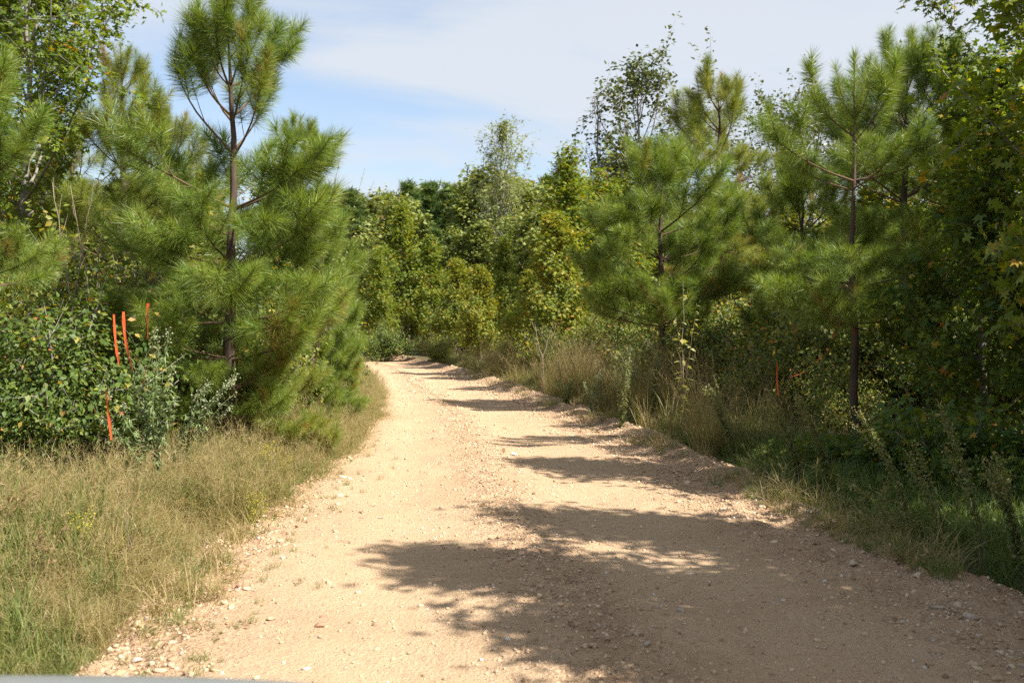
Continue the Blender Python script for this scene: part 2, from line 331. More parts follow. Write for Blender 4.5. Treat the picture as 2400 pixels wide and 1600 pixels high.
pebbles = [stone_mesh('pebble', 100+k) for k in range(8)]
def pebble_field(n, yr, dens, smin, smax, pw=2.2):
    y = yr[0] + (yr[1]-yr[0])*rng.random(n)**1.5
    l = xL(y) - .35; r = xR(y) + bermw(y) + .1
    x = l + (r-l)*rng.random(n); _, ro = road_pt(x, y)
    keep = rng.random(n) < (dens + (1-dens)*ro**1.3)*(.35 + 1.3*np.clip(fbm(x*1.5, y*1.1, 3, 44)+.45, 0, 1))
    x, y = x[keep], y[keep]; z, ro = road_pt(x, y)
    s = smin + (smax-smin)*rng.random(len(x))**pw
    s = s*(1 + np.clip(y-8, 0, 30)*.035)
    return np.stack([x, y, z + s*.12], -1), s
Pa, sa = pebble_field(95000, (3.2, 30), .12, .0035, .020, 3.2)
Pb, sb = pebble_field(22000, (3.2, 34), .05, .009, .030, 2.6)
P = np.vstack([Pa, Pb]); s_ = np.concatenate([sa, sb]); n = len(P)
gr = scatter('gravel', pebbles, P, rng.uniform(0, 6.28, (n, 3))*np.array([.12, .12, 1]), s_, rng.integers(0, 8, n))
big = [stone_mesh('stone', 200+k, .6, True) for k in range(10)]
n = 0
while n < 210:                            # the larger loose stones one can pick out, parts of the road
    y = 3.6 + 11*rnd.random()**1.4; side = rnd.random(); l, r = float(xL(y)), float(xR(y))
    x = l - .1 + abs(rnd.gauss(0, .38)) if side < .48 else (r + rnd.uniform(-.7, .35) if side < .88 else rnd.uniform(l, r))
    s = rnd.uniform(.017, .033)*(1 + .03*y)
    z, _ = road_pt(np.array([x]), np.array([y]))
    ob('stone', big[rnd.randrange(10)], road, (x, y, float(z[0]) + s*.15), (rnd.uniform(-.3, .3), rnd.uniform(-.3, .3), rnd.uniform(0, 6.28)), s); n += 1

# ---------------------------------------------------------------- grass
def blade_clump(seed, nb, h, spread, w, lean, tint=(.2, .9), panicle=0, mat='grass'):
    r = np.random.default_rng(seed); b = Buf(); k = 5
    base = r.normal(0, spread*.5, (nb, 2)); az = r.uniform(0, 6.283, nb); hh = h*r.uniform(.45, 1.15, nb); ln = lean*r.uniform(.2, 1.6, nb)
    t = np.linspace(0, 1, k)
    out_ = np.stack([np.cos(az), np.sin(az)], -1)
    curve = ln[:, None]*hh[:, None]*t[None]**2.1
    X = base[:, None, 0] + out_[:, None, 0]*curve; Y = base[:, None, 1] + out_[:, None, 1]*curve
    Z = hh[:, None]*(t[None] - .35*np.minimum(ln[:, None], 1.2)*t[None]**3)
    C = np.stack([X, Y, Z], -1); wa = az + r.uniform(.6, 2.4, nb)
    side = np.stack([np.cos(wa), np.sin(wa), np.zeros(nb)], -1)
    ww = (w*r.uniform(.6, 1.3, nb))[:, None]*np.array([.7, 1, .85, .55, .12])[None]
    A = C + side[:, None]*ww[..., None]*.5; B = C - side[:, None]*ww[..., None]*.5
    V = np.stack([A, B], 2).reshape(nb, 2*k, 3)
    q = np.array([[2*i, 2*i+1, 2*i+3, 2*i+2] for i in range(k-1)])
    Q = (q[None] + (np.arange(nb)*2*k)[:, None, None]).reshape(-1, 4)
    ti = np.repeat(r.uniform(tint[0], tint[1], nb), 2*k)
    b.add(V.reshape(-1, 3), Q=Q, tint=ti)
    for _ in range(panicle):               # airy seed heads
        a = r.uniform(0, 6.28); H = h*r.uniform(1.1, 1.7); l = r.uniform(.05, .5)*H
        tip = np.array([math.cos(a)*l, math.sin(a)*l, H]); p0 = np.array([0, 0, 0.]); tt = np.linspace(0, 1, 5)[:, None]
        pts = p0 + tip*tt*np.array([1, 1, 1]); pts[:, :2] *= tt
        tube(b, pts, np.linspace(.0016, .0007, 5), 3, tint=r.uniform(.6, 1))
        for q_ in range(16):
            f = r.uniform(.6, 1); pp = tip*f*np.array([f, f, 1]); d = nrm(r.normal(size=3) + np.array([0, 0, .8]))*r.uniform(.03, .10)
            c = np.cross(d, r.normal(size=3)); c = nrm(c)*.0016
            b.add([pp+c, pp-c, pp+d], T=[[0, 1, 2]], tint=r.uniform(.5, 1))
            e = pp+d; c2 = nrm(r.normal(size=(2, 3)))*.0035
            b.add([e+c2[0], e+c2[1], e-c2[0]], T=[[0, 1, 2]], tint=r.uniform(.6, 1))
    return b.mesh('grass_clump', M[mat])
dry = [blade_clump(300+k, 26, .36, .13, .0062, .55 + .12*(k % 3), (.05, .70), int(k % 2)) for k in range(6)] + \
      [blade_clump(320+k, 34, .34, .17, .0062, 1.05, (.55, 1.0), 1) for k in range(5)] + \
      [blade_clump(340+k, 44, .46, .12, .0085, .50, (.0, .40), 0) for k in range(3)]
grn = [blade_clump(360+k, 30, .20, .12, .0060, .7, (.0, .75), 0, 'ggrass') for k in range(6)]
tall = [blade_clump(380+k, 30, .74, .12, .0075, .36, (.35, .95), 4) for k in range(5)]
def gscatter(name, src, x, y, s, idx, tiltn=.12):
    z = ground_h(x, y) - .01; n = len(x)
    rot = np.stack([rng.normal(0, tiltn, n), rng.normal(0, tiltn, n), rng.uniform(0, 6.28, n)], -1)
    return scatter(name, src, np.stack([x, y, z], -1), rot, s, idx)
def roadshift(x, y):
    return x
# left verge: tall dry grass
def left_pts(n, y0, y1, w, pw=1.0):
    y = y0 + (y1-y0)*rng.random(n)**1.25
    off = w*rng.random(n)**(pw*1.25); edge = xL(y) + .10 + .5*fbm(y*1.4, y*0+3, 3, 7)
    return edge - off, y, off
x, y, off = left_pts(19000, 2.6, 21, 5.2, .85)
keep = rng.random(len(x)) < np.clip(.75 + off*2.2, 0, 1); x, y, off = x[keep], y[keep], off[keep]
patch = fbm(x*.55, y*.55, 3, 31); n = len(x)
idx = np.where(patch > .03, rng.integers(6, 11, n), rng.integers(0, 6, n)); idx = np.where(rng.random(n) < np.where(fbm(x*1.1, y*1.1, 2, 93) > .18, .35, .05), rng.integers(11, 14, n), idx); idx = np.where(rng.random(n) < .12, rng.integers(0, 11, n), idx)
s = (.45 + .60*rng.random(n))*np.clip(.34 + off*.9, .3, 1.0)*(1 + .9*fbm(x*.9, y*.9, 2, 77))
x2, y2, off2 = left_pts(5000, 20, 62, 4.5); x3, y3, off3 = left_pts(5500, 7.5, 24, 1.3); x3 = x3 + .24*sstep(7.5, 14, y3)
s2 = .8 + .6*rng.random(5000); i2 = rng.integers(0, 14, 5000)
g = gscatter('verge_grass', dry, np.concatenate([x, x2, x3]), np.concatenate([y, y2, y3]), np.concatenate([s, s2, .6 + .5*rng.random(5500)]), np.concatenate([idx, i2, rng.integers(0, 11, 5500)])); tag(g, 'tall dry olive and straw coloured grass on the left verge of the road', 'grass')
# right verge: shorter green grass close to the camera, taller pale grass further on
n = 13000; y = 2.6 + 40*rng.random(n)**1.7; off = 3.0*rng.random(n)**1.3
x = xR(y) + bermw(y)*.86 + .28*fbm(y*1.1, y*0+9, 3, 8)*2 + off
s = (.7 + .6*rng.random(n))*np.clip(.45 + off, .4, 1.25)
isdry = rng.random(n) < sstep(9, 15, y)*.75
g = gscatter('short_grass', grn + dry, x, y, s*np.where(isdry, .75, 1.0), np.where(isdry, 6 + rng.integers(0, 11, n), rng.integers(0, 6, n))); tag(g, 'short green grass along the shaded right edge of the road', 'grass')
n = 3600; y = 11.5 + 25*rng.random(n)**1.2; off = -.12 + 1.9*rng.random(n); x = xR(y) + bermw(y) + off
k = rng.random(n) < np.clip(.25 + 3*fbm(x*.8, y*.5, 2, 61), .05, 1); x, y = x[k], y[k]; n = len(x)
g = gscatter('tall_grass', tall, x, y, .55 + .6*rng.random(n), rng.integers(0, 5, n)); tag(g, 'tall pale grass with airy seed heads behind the right gravel bank', 'grass')
# tufts creeping over the gravel bank and the left shoulder
n = 1500; y = 4.5 + 26*rng.random(n)**1.3; k = rng.random(n); x = np.where(k < .72, xR(y) + bermw(y)*(.95 - .9*rng.random(n)**1.6), xL(y) + .02 + .28*rng.random(n)**2)
kk = fbm(x*1.3, y*1.3, 3, 71) > .02; x, y = x[kk], y[kk]; n = len(x); z, _ = road_pt(x, y)
g = scatter('creeping_tufts', grn + dry[6:11], np.stack([x, y, z - .01], -1), np.stack([rng.normal(0, .25, n), rng.normal(0, .25, n), rng.uniform(0, 6.28, n)], -1), .3 + .5*rng.random(n), rng.integers(0, 11, n)); tag(g, 'thin tufts of grass creeping over the gravel banks', 'grass')
# weeds in the gravel
n = 150; y = 3.8 + 9*rng.random(n); x = xL(y) + .03 + np.abs(rng.normal(0, .33, n)); z, _ = road_pt(x, y)
g = scatter('gravel_weeds', grn[:3], np.stack([x, y, z], -1), np.stack([rng.normal(0, .3, n), rng.normal(0, .3, n), rng.uniform(0, 6.28, n)], -1), .16 + .22*rng.random(n), rng.integers(0, 3, n)); tag(g, 'sparse small green weeds growing out of the gravel shoulder', 'weeds')

# ---------------------------------------------------------------- leaves
def star_shape(lobes=5):
    V = [(0, .0, 0)]; T = []
    for k in range(lobes):
        a = R(-100 + 200*k/(lobes-1)) ; L = 1.0 if k == lobes//2 else (.92 if k % (lobes-1) else .7)
        d = np.array([math.sin(a), math.cos(a)]); p = np.array([d[1], -d[0]])
        i = len(V); V += [(*(d*.38 + p*.20), .0), (*(d*L), -.14), (*(d*.38 - p*.20), .0)]; T += [(0, i, i+1), (0, i+1, i+2)]
    V = np.array(V)*.55; return V, np.array(T)
def oval_shape():
    V = np.array([(0, 0, 0), (.30, .42, .06), (0, 1, -.08), (-.30, .42, .06), (0, .45, 0)]); return V, np.array([(0, 1, 4), (1, 2, 4), (2, 3, 4), (3, 0, 4)])
def dia_shape(): return np.array([(0, 0, 0), (.32, .5, .05), (0, 1, -.05), (-.32, .5, .05)]), np.array([(0, 1, 2), (0, 2, 3)])
def long_shape(): return np.array([(0, 0, 0), (.11, .4, .03), (0, 1, -.1), (-.11, .4, .03)]), np.array([(0, 1, 2), (0, 2, 3)])
def spike_shape():
    V = [(0, 0, 0)]; T = []
    for k in range(7):
        a = k*2*math.pi/7; e = .5; d = np.array([math.cos(a)*.8, math.sin(a)*.8, e + .2*(k % 2)]); p = np.array([-math.sin(a), math.cos(a), 0])*.075
        i = len(V); V += [tuple(p), tuple(d), tuple(-p)]; T += [(i, i+1, i+2)]
    return np.array(V), np.array(T)
SH = dict(star=star_shape(), oval=oval_shape(), dia=dia_shape(), long=long_shape(), spike=spike_shape())
def put_leaves(buf, P, Nn, A, size, shape, tint):
    SV, ST = SH[shape]; n = len(P); Nn = nrm(Nn); A = nrm(A - (A*Nn).sum(-1, keepdims=True)*Nn); B = np.cross(Nn, A)
    size = np.broadcast_to(size, n)[:, None, None]
    V = P[:, None] + size*(B[:, None]*SV[None, :, 0:1] + A[:, None]*SV[None, :, 1:2] + Nn[:, None]*SV[None, :, 2:3])
    T = (ST[None] + (np.arange(n)*len(SV))[:, None, None]).reshape(-1, 3)
    buf.add(V.reshape(-1, 3), T=T, tint=np.repeat(np.broadcast_to(tint, n), len(SV)))

def decid(seed, H, base, Rm, prof, nlimb, nleaf, lsize, shape, mat, clump=.13, up=.55, trad=.06, bark='greybark', twigs=9, elev=(20, 55), multi=False, tcl=.35, tbias=.42, stemwob=.05, lrad=.30):
    r = np.random.default_rng(seed)
    tr, lb, lf = Buf(), Buf(), Buf()
    k = 12; t = np.linspace(0, 1, k); w = np.cumsum(r.normal(0, stemwob*H/k*1.2, (k, 2)), 0); w -= w[0]
    TP = np.stack([w[:, 0], w[:, 1], t*H*.98], -1)
    if not multi: tube(tr, TP, trad*(1-t*.93)+.004, 8, tint=.5, wob=.03)
    segs = []; ga = r.uniform(0, 6)
    for i in range(nlimb):
        f = (i+.5)/nlimb; h = base + (H*.96-base)*f; L = Rm*prof(f)*r.uniform(.7, 1.2)
        ga += 2.4 + r.normal(0, .3); el = R(r.uniform(*elev) + 22*f)
        if multi: s0 = np.array([math.cos(ga)*.07, math.sin(ga)*.07, 0.0]); el = R(r.uniform(*elev)); L = H/max(.35, math.sin(el))*r.uniform(.6, 1.05)*.9; L = min(L, Rm*1.5)*.85
        else: s0 = np.array([np.interp(h, TP[:, 2], TP[:, q]) for q in range(3)])
        n = 7; tt = np.linspace(0, 1, n); e = el + (R(20) if not multi else R(-8))*tt + np.cumsum(r.normal(0, .07, n)); az = ga + np.cumsum(r.normal(0, .09, n))
        d = np.stack([np.cos(az)*np.cos(e), np.sin(az)*np.cos(e), np.sin(e)], -1)
        LP = s0 + np.concatenate([[np.zeros(3)], np.cumsum(d[:-1], 0)])*L/(n-1)
        r0 = trad*lrad*(1-.6*f) if not multi else trad*lrad
        tube(lb, LP, r0*(1-tt*.85)+.0025, 5, tint=.4 + .4*r.random())
        segs.append((LP[3:], 1.2, f))
        for j in range(twigs):
            q = r.uniform(.22, 1.0); a = LP[0] + 0; p0 = np.array([np.interp(q, tt, LP[:, m]) for m in range(3)])
            TL = L*r.uniform(.2, .45)*(1.1-.5*q) + .08; dd = nrm(d[min(n-1, int(q*n))]*.8 + r.normal(0, .75, 3) + np.array([0, 0, .15]))
            m = 4; ts = np.linspace(0, 1, m)[:, None]; bend = r.normal(0, .22, 3)
            TW = p0 + TL*(dd*ts + bend*ts**2)
            tube(lb, TW, np.linspace(.35*r0+.0015, .0015, m), 3, tint=.3 + .5*r.random())
            segs.append((TW, 1.0, f))
    if nleaf:
        Ls = np.array([np.linalg.norm(sg[0][-1]-sg[0][0])*sg[1] for sg in segs]); pr = Ls/Ls.sum()
        ct = np.clip(r.beta(2.2, 3.2, len(segs)), 0, 1)
        pick = r.choice(len(segs), nleaf, p=pr); q = r.random(nleaf)**.75
        Pp = np.empty((nleaf, 3))
        for sidx in np.unique(pick):
            mk = pick == sidx; LPp = segs[sidx][0]; ts = np.linspace(0, 1, len(LPp))
            for m in range(3): Pp[mk, m] = np.interp(q[mk], ts, LPp[:, m])
        Pp += r.normal(0, clump, (nleaf, 3))*np.array([1, 1, .7])
        Pp[:, 2] = np.maximum(Pp[:, 2], .03)
        outw = Pp.copy(); outw[:, 2] -= H*.45; outw = nrm(outw)
        Nn = np.array([0, 0, up]) + outw*.45 + r.normal(0, .5, (nleaf, 3))
        A = outw*.6 + r.normal(0, .6, (nleaf, 3)) + np.array([0, 0, -.45])
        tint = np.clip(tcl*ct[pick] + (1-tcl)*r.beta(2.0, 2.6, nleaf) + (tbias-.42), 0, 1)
        autumn = r.random(nleaf) < .035; tint[autumn] = r.uniform(.85, 1, autumn.sum())
        put_leaves(lf, Pp, Nn, A, lsize*r.uniform(.6, 1.25, nleaf), shape, tint)
    return (tr.mesh('trunk', M[bark]) if not multi else None, lb.mesh('limbs', M['twig' if bark != 'greybark' else 'greybark']), lf.mesh('crown', M[mat]) if nleaf else None)
cone = lambda f: (1-f)**.75*.95 + .12
ovalp = lambda f: math.sin(math.pi*min(1, (f*.8+.2)))**.6 + .08
roundp = lambda f: (1 - (2*f-.8)**2*.45)
def plant(name, kit, x, y, sc, label, cat, group=None, rz=None, tilt=0, szc=None):
    r_ = root(name, (x, y, gz(x, y) - .03), rnd.uniform(0, 6.28) if rz is None else rz)
    if szc: r_.scale = (sc*szc, sc*szc, sc)
    else: r_.scale = (sc, sc, sc)
    r_.rotation_euler[0] = tilt
    tag(r_, label, cat, group)
    for nm, me in zip(('trunk' if kit[0] else None, 'branches', 'crown' if cat == 'tree' else 'foliage'), kit):
        if me is not None: ob(nm, me, r_)
    return r_
# world position from a direction: X is the bearing, d the distance down the road, top the height
def at(X, d): return ((X-1176)/2285*d, d)
def hgt(d, ytop): return CAMH + (750-ytop)/2285*d

# ---------------------------------------------------------------- pines
def needles(buf, path, n, L, r, t0=0.0, w=.0030, tint=.45, tipdense=True):
    path = np.asarray(path); m = len(path); ts = np.linspace(0, 1, m); q = t0 + (1-t0)*r.random(n)**.8
    P = np.stack([np.interp(q, ts, path[:, k]) for k in range(3)], -1); D = np.gradient(path, axis=0); D = nrm(np.stack([np.interp(q, ts, D[:, k]) for k in range(3)], -1))
    ang = np.radians(np.interp(q, [t0, .75, 1], [74, 58, 20]) + r.normal(0, 9, n)); az = r.uniform(0, 6.283, n)
    ref = nrm(np.cross(D, np.array([.2, .3, 1]) + r.normal(0, .01, (n, 3)))); B = np.cross(D, ref)
    side = ref*np.cos(az)[:, None] + B*np.sin(az)[:, None]
    d = D*np.cos(ang)[:, None] + side*np.sin(ang)[:, None]; l = L*r.uniform(.7, 1.12, n)[:, None]
    mid = P + d*l*.5; d2 = nrm(d + D*.12 + np.array([0, 0, -.16])); tip = mid + d2*l*.52
    wv = nrm(np.cross(d, r.normal(size=(n, 3))))*w*.5
    V = np.stack([P+wv, P-wv, mid+wv*.9, mid-wv*.9, tip], 1)
    o5 = (np.arange(n)*5)[:, None]
    T = np.concatenate([o5+np.array([0, 1, 3]), o5+np.array([0, 3, 2]), o5+np.array([2, 3, 4])])
    ti = np.clip(tint + r.normal(0, .20, n), 0, 1)
    buf.add(V.reshape(-1, 3), T=T, tint=np.repeat(ti, 5))
def pine_branch(seed, L, e0, e1, nsh, dens=1.0, mat='needle', NL=.185, w=.0034, old=.06):
    r = np.random.default_rng(seed); lb, nb = Buf(), Buf(); n = 9
    tt = np.linspace(0, 1, n); e = np.radians(e0 + (e1-e0)*tt**1.3) + np.cumsum(r.normal(0, .035, n)); az = np.cumsum(r.normal(0, .06, n))
    d = np.stack([np.cos(az)*np.cos(e), np.sin(az)*np.cos(e), np.sin(e)], -1)
    LP = np.concatenate([[np.zeros(3)], np.cumsum(d[:-1], 0)])*L/(n-1)
    tube(lb, LP, (.006 + .009*L)*(1-tt*.8), 6, tint=.6)
    def shoot(path, dens_, tint):
        ln = np.linalg.norm(np.diff(path, axis=0), axis=1).sum()
        needles(nb, path, int(620*ln*dens*dens_)+60, NL, r, 0, w, tint)
    t0 = max(.0, 1-.42/L); q = np.linspace(t0, 1, 6)
    shoot(np.stack([np.interp(q, tt, LP[:, k]) for k in range(3)], -1), 1, .5)
    for j in range(nsh):
        f = 1 - (j+.6)/nsh*min(.72, .95-.18/L); p0 = np.array([np.interp(f, tt, LP[:, k]) for k in range(3)]); dm = d[min(n-1, int(f*n))]
        s = -1 if j % 2 else 1; a = math.atan2(dm[1], dm[0]) + s*R(r.uniform(28, 62)); el = math.asin(np.clip(dm[2], -1, 1)) + R(r.uniform(-12, 22))
        TL = (.18 + .36*L*(1.05-f)*r.uniform(.8, 1.4)) + .08; m = 5; tq = np.linspace(0, 1, m)[:, None]
        dd = np.array([math.cos(a)*math.cos(el), math.sin(a)*math.cos(el), math.sin(el)])
        TW = p0 + TL*(dd*tq + np.array([.02, 0, .30])*tq**2)
        tube(lb, TW, np.linspace(.0055, .0025, m), 4, tint=.75)
        sub = TW if TL < .42 else np.stack([np.interp(np.linspace(1-.40/TL, 1, 5), tq[:, 0], TW[:, k]) for k in range(3)], -1)
        shoot(sub, 1, r.uniform(.35, .62) if r.random() > old else .97)
        if TL > .34:
            for s2 in (-1, 1):
                p1 = np.array([np.interp(r.uniform(.45, .8), tq[:, 0], TW[:, k]) for k in range(3)]); a2 = a + s2*R(r.uniform(35, 60)); T2 = r.uniform(.16, .28)
                dd2 = np.array([math.cos(a2)*math.cos(el), math.sin(a2)*math.cos(el), math.sin(el)+.2]); TW2 = p1 + T2*dd2*tq
                tube(lb, TW2, np.linspace(.004, .002, m), 3, tint=.75); shoot(TW2, .9, r.uniform(.35, .6))
    return lb.mesh('branch', M['twig']), nb.mesh('needles', M[mat])
def leader(seed, L, k, mat='needle', dens=1.0):
    r = np.random.default_rng(seed); lb, nb = Buf(), Buf(); z = np.linspace(0, L, 7)
    P = np.stack([r.normal(0, .008, 7), r.normal(0, .008, 7), z], -1); tube(lb, P, np.linspace(.013, .005, 7), 6, tint=.85)
    needles(nb, P*np.array([1, 1, .93]), int(520*L*dens), .15, r, 0.05, .0030, .5)
    for j in range(k):
        a = j*6.283/k + r.normal(0, .3); l = L*r.uniform(.45, .8); tq = np.linspace(0, 1, 6)[:, None]
        TW = P[1] + l*np.concatenate([np.array([[math.cos(a), math.sin(a)]])*.42*tq**.6, tq], 1)
        tube(lb, TW, np.linspace(.008, .004, 6), 5, tint=.85); needles(nb, TW, int(560*l*dens), .15, r, .0, .0030, .5)
    return lb.mesh('leading_shoot', M['twig']), nb.mesh('needles', M[mat])
def kit(mat, s0, dens=1.0, w=.0034):
    K = dict(up=[], mid=[], low=[])
    for k in range(3): K['up'].append((.75, pine_branch(s0+k, .75, 42, 74, 2, dens, mat, w=w)))
    for k in range(3): K['up'].append((1.15, pine_branch(s0+10+k, 1.15, 34, 68, 3, dens, mat, w=w)))
    for k in range(3): K['mid'].append((1.1, pine_branch(s0+20+k, 1.1, 18, 42, 4, dens, mat, w=w)))
    for k in range(3): K['mid'].append((1.7, pine_branch(s0+30+k, 1.7, 14, 40, 6, dens, mat, w=w)))
    for k in range(3): K['low'].append((1.3, pine_branch(s0+40+k, 1.3, 4, 24, 6, dens, mat, w=w, old=.2)))
    for k in range(2): K['low'].append((1.9, pine_branch(s0+50+k, 1.9, 0, 24, 8, dens, mat, w=w, old=.2)))
    K['lead'] = [leader(s0+60, .75, 4, mat, dens), leader(s0+61, .6, 3, mat, dens), leader(s0+62, .9, 5, mat, dens)]
    return K
KA = kit('needle', 1000); KW = kit('needle_warm', 2000, .85)
def pine(x, y, H, label, K=KA, base=.5, rad=1.4, space=.5, per=5, trunk=None, gaps=(), fork=None, seed=0, toprad=.75, group=None, narrow=None, whorls=None):
    r = random.Random(seed or int(x*97+y*31)); z0 = gz(x, y) - .04
    o = root('pine_tree', (x, y, z0)); tag(o, label, 'pine tree', group)
    tr = trunk or (.02 + .0115*H)
    n = 16; t = np.linspace(0, 1, n); wx = np.cumsum([r.gauss(0, .012*H/n*4) for _ in t]); wy = np.cumsum([r.gauss(0, .012*H/n*4) for _ in t]); wx -= wx[0]; wy -= wy[0]
    lead = r.choice(K['lead']); HT = H - .85
    P = np.stack([wx, wy, t*HT], -1); b = Buf(); tube(b, P, tr*(1-t)**.8*.92 + .012, 10, tint=.5, wob=.035); ob('trunk', b.mesh('trunk', M['bark'], True), o)
    def add(nm, pair, loc, rot, sc):
        a = ob(nm, pair[0], o, loc, rot, sc); ob('needles', pair[1], a)
    add('branch', lead, (wx[-1], wy[-1], HT - .02), (0, 0, r.uniform(0, 6)), 1)
    h = HT - .12; w = 0; a0 = r.uniform(0, 6)
    for hh0, Lw, c, pw in (whorls or ()):
        a0 += 1.1
        for j in range(pw):
            Lj = Lw*r.uniform(.82, 1.15); cand = sorted(K[c], key=lambda q: abs(q[0]-Lj) + r.random()*.22)[0]
            hh = hh0 + r.gauss(0, .03); add('branch', cand[1], (float(np.interp(hh, P[:, 2], wx)), float(np.interp(hh, P[:, 2], wy)), hh), (r.gauss(0, .12), r.gauss(0, .09), a0 + j*6.283/pw + r.gauss(0, .25)), min(1.35, max(.62, Lj/cand[0])))
    while h > base and not whorls:
        f = (h-base)/(H-base)                     # 1 at the top
        skip = any(g0 < h < g1 for g0, g1 in gaps)
        if not skip:
            L = rad*(min(1, (1-f)/.62)**.72)*(.80 + .20*min(1, f/.3)) ; L = max(L, toprad*.55)
            if narrow: L *= narrow(f)
            c = 'up' if f > .56 else ('mid' if f > .24 else 'low')
            a0 += 1.1
            for j in range(per + r.choice((-1, 0, 1))):
                Lj = L*r.uniform(.72, 1.18); cand = sorted(K[c], key=lambda q: abs(q[0]-Lj) + r.random()*.22)[0]
                hh = h + r.gauss(0, .035); a = a0 + j*6.283/per + r.gauss(0, .22)
                s = min(1.35, max(.62, Lj/cand[0]))
                add('branch', cand[1], (float(np.interp(hh, P[:, 2], wx)), float(np.interp(hh, P[:, 2], wy)), hh), (r.gauss(0, .12), r.gauss(0, .09), a), s)
        h -= space*r.uniform(.8, 1.25)*(1 if f > .25 else .8); w += 1
    return o
X = at
pine(*X(527, 10.6), hgt(10.6, -55), 'tall young pine with bare dark trunk between tiers, nearest the road on the left', base=.35, rad=1.28, space=.50, per=4, seed=3, trunk=.066, whorls=((4.32, .5, 'up', 3), (4.0, .72, 'up', 4), (3.68, .95, 'up', 4), (3.36, 1.0, 'up', 3), (2.74, 1.15, 'mid', 5), (2.5, .7, 'mid', 2), (2.12, 1.1, 'mid', 6), (1.85, 1.1, 'mid', 3), (1.55, 1.15, 'low', 5), (1.2, 1.1, 'low', 5), (.85, 1.0, 'low', 4), (.5, .85, 'low', 4)))
pine(*X(-125, 9.0), hgt(9.0, 120), 'bright pine cut off by the left picture edge, above the round-leaved bush', rad=1.15, base=1.5, per=5, seed=4, K=KA)
pine(*X(292, 14.5), hgt(14.5, 55), 'slender pine left of the tall young pine with a pointed cluster of leader shoots', rad=1.05, base=.8, seed=5, gaps=((3.0, 3.4),), K=KW, toprad=.6)
pine(*X(400, 18), hgt(18, 250), 'pale green pine just behind the slender one on the left', rad=1.5, base=.8, seed=6, K=KW)
pine(*X(150, 17), hgt(17, 250), 'bushy pine below the leafy gum crown at upper left', rad=1.6, base=.8, seed=8, K=KW)
pine(*X(692, 15.4), hgt(15.4, 225), 'pine with a pointed top immediately right of the tall young pine', rad=.85, base=.3, seed=9, space=.42)
pine(*X(705, 14.4), hgt(14.4, 450), 'low bushy pine whose branches overhang the left grass verge', rad=.78, base=.04, seed=10, space=.30, K=KA, toprad=.5)
pine(*X(590, 10.9), hgt(10.9, 730), 'low pine sapling at the foot of the tall young pine', rad=.6, base=.03, seed=21, space=.30, K=KW, toprad=.6)
pine(*X(700, 18.5), hgt(18.5, 400), 'pine leaning over the inside of the bend on the left', rad=1.0, base=.3, seed=11, space=.45)
pine(*X(1520, 17.5), hgt(17.5, 300), 'broad bushy pine on the right, its lowest branches over tall grass', rad=1.45, base=1.2, seed=12, space=.42, per=6)
pine(*X(1650, 21), hgt(21, 150), 'yellowish pine with a forked pointed top behind the broad bushy pine', rad=1.6, base=2.2, seed=13, K=KW, gaps=((3.9, 4.3),))
pine(*X(1740, 24), hgt(24, 420), 'yellow-green pine filling the gap right of the forked pointed pine', rad=1.8, base=.8, seed=17, K=KW)
pine(*X(1968, 11.2), hgt(11.2, 125), 'thin-trunked shaded pine with its whole bare lower trunk showing on the right', rad=1.25, base=1.35, seed=14, space=.5, gaps=((2.45, 3.0),), trunk=.044, per=5)
pine(*X(2075, 14.0), hgt(14.0, 65), 'pine with several upright leader shoots behind the thin-trunked pine', rad=1.3, base=1.9, seed=15)
pine(*X(2165, 15.0), hgt(15.0, 60), 'pine showing only its upright tips over the dark gum on the right', rad=1.1, base=2.2, seed=16)
pine(*X(1850, 16), hgt(16, 330), 'low pine in the shade left of the thin-trunked pine', rad=1.25, base=.6, seed=18, K=KA)

# ---------------------------------------------------------------- leafy trees: kits
GUM = [decid(40+k, 5.2, .5, 1.5, cone, 32, 9500, .125, 'star', 'gum', tbias=.50) for k in range(3)]
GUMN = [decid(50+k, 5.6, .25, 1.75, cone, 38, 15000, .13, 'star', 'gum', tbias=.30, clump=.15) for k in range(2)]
GUMY = [decid(60+k, 4.6, .15, 1.55, cone, 32, 9500, .135, 'star', 'gumyellow', tbias=.42) for k in range(3)]
GUMS = [decid(66+k, 8.2, 2.6, 2.6, ovalp, 34, 14000, .14, 'star', 'gum', tbias=.36, clump=.11, trad=.10) for k in range(2)]
BUSH = [decid(70+k, 2.2, .1, 1.3, roundp, 24, 13000, .072, 'oval', 'bush', multi=True, trad=.05, elev=(28, 88), clump=.12, tbias=.40) for k in range(3)]
SHR = [decid(80+k, 2.0, .1, 1.2, roundp, 24, 12000, .058, 'dia', 'bush', multi=True, trad=.045, elev=(35, 88), clump=.10, tbias=.60) for k in range(3)]
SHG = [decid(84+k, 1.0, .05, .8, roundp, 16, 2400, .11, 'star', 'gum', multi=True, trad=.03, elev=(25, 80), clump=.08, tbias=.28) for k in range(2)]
OAK = [decid(90+k, 7.4, 2.0, 2.7, ovalp, 26, 5200, .13, 'oval', 'oak', clump=.09, trad=.09, elev=(25, 55)) for k in range(2)]
PALE = [decid(94, 11, 3.8, 3.2, lambda f: math.sin(math.pi*min(1, f*.72+.26))**.8, 56, 5600, .13, 'dia', 'pale', clump=.10, trad=.10, elev=(42, 62), twigs=10, lrad=.22)]
BARE = [decid(96, 6.0, 1.8, 1.1, cone, 22, 0, .1, 'dia', 'oak', trad=.05, elev=(42, 60), twigs=9)]
FARG = [decid(110+k, 8.0, .4, 2.6, ovalp, 30, 8500, .24, 'oval', 'far', clump=.20, trad=.09) for k in range(3)]
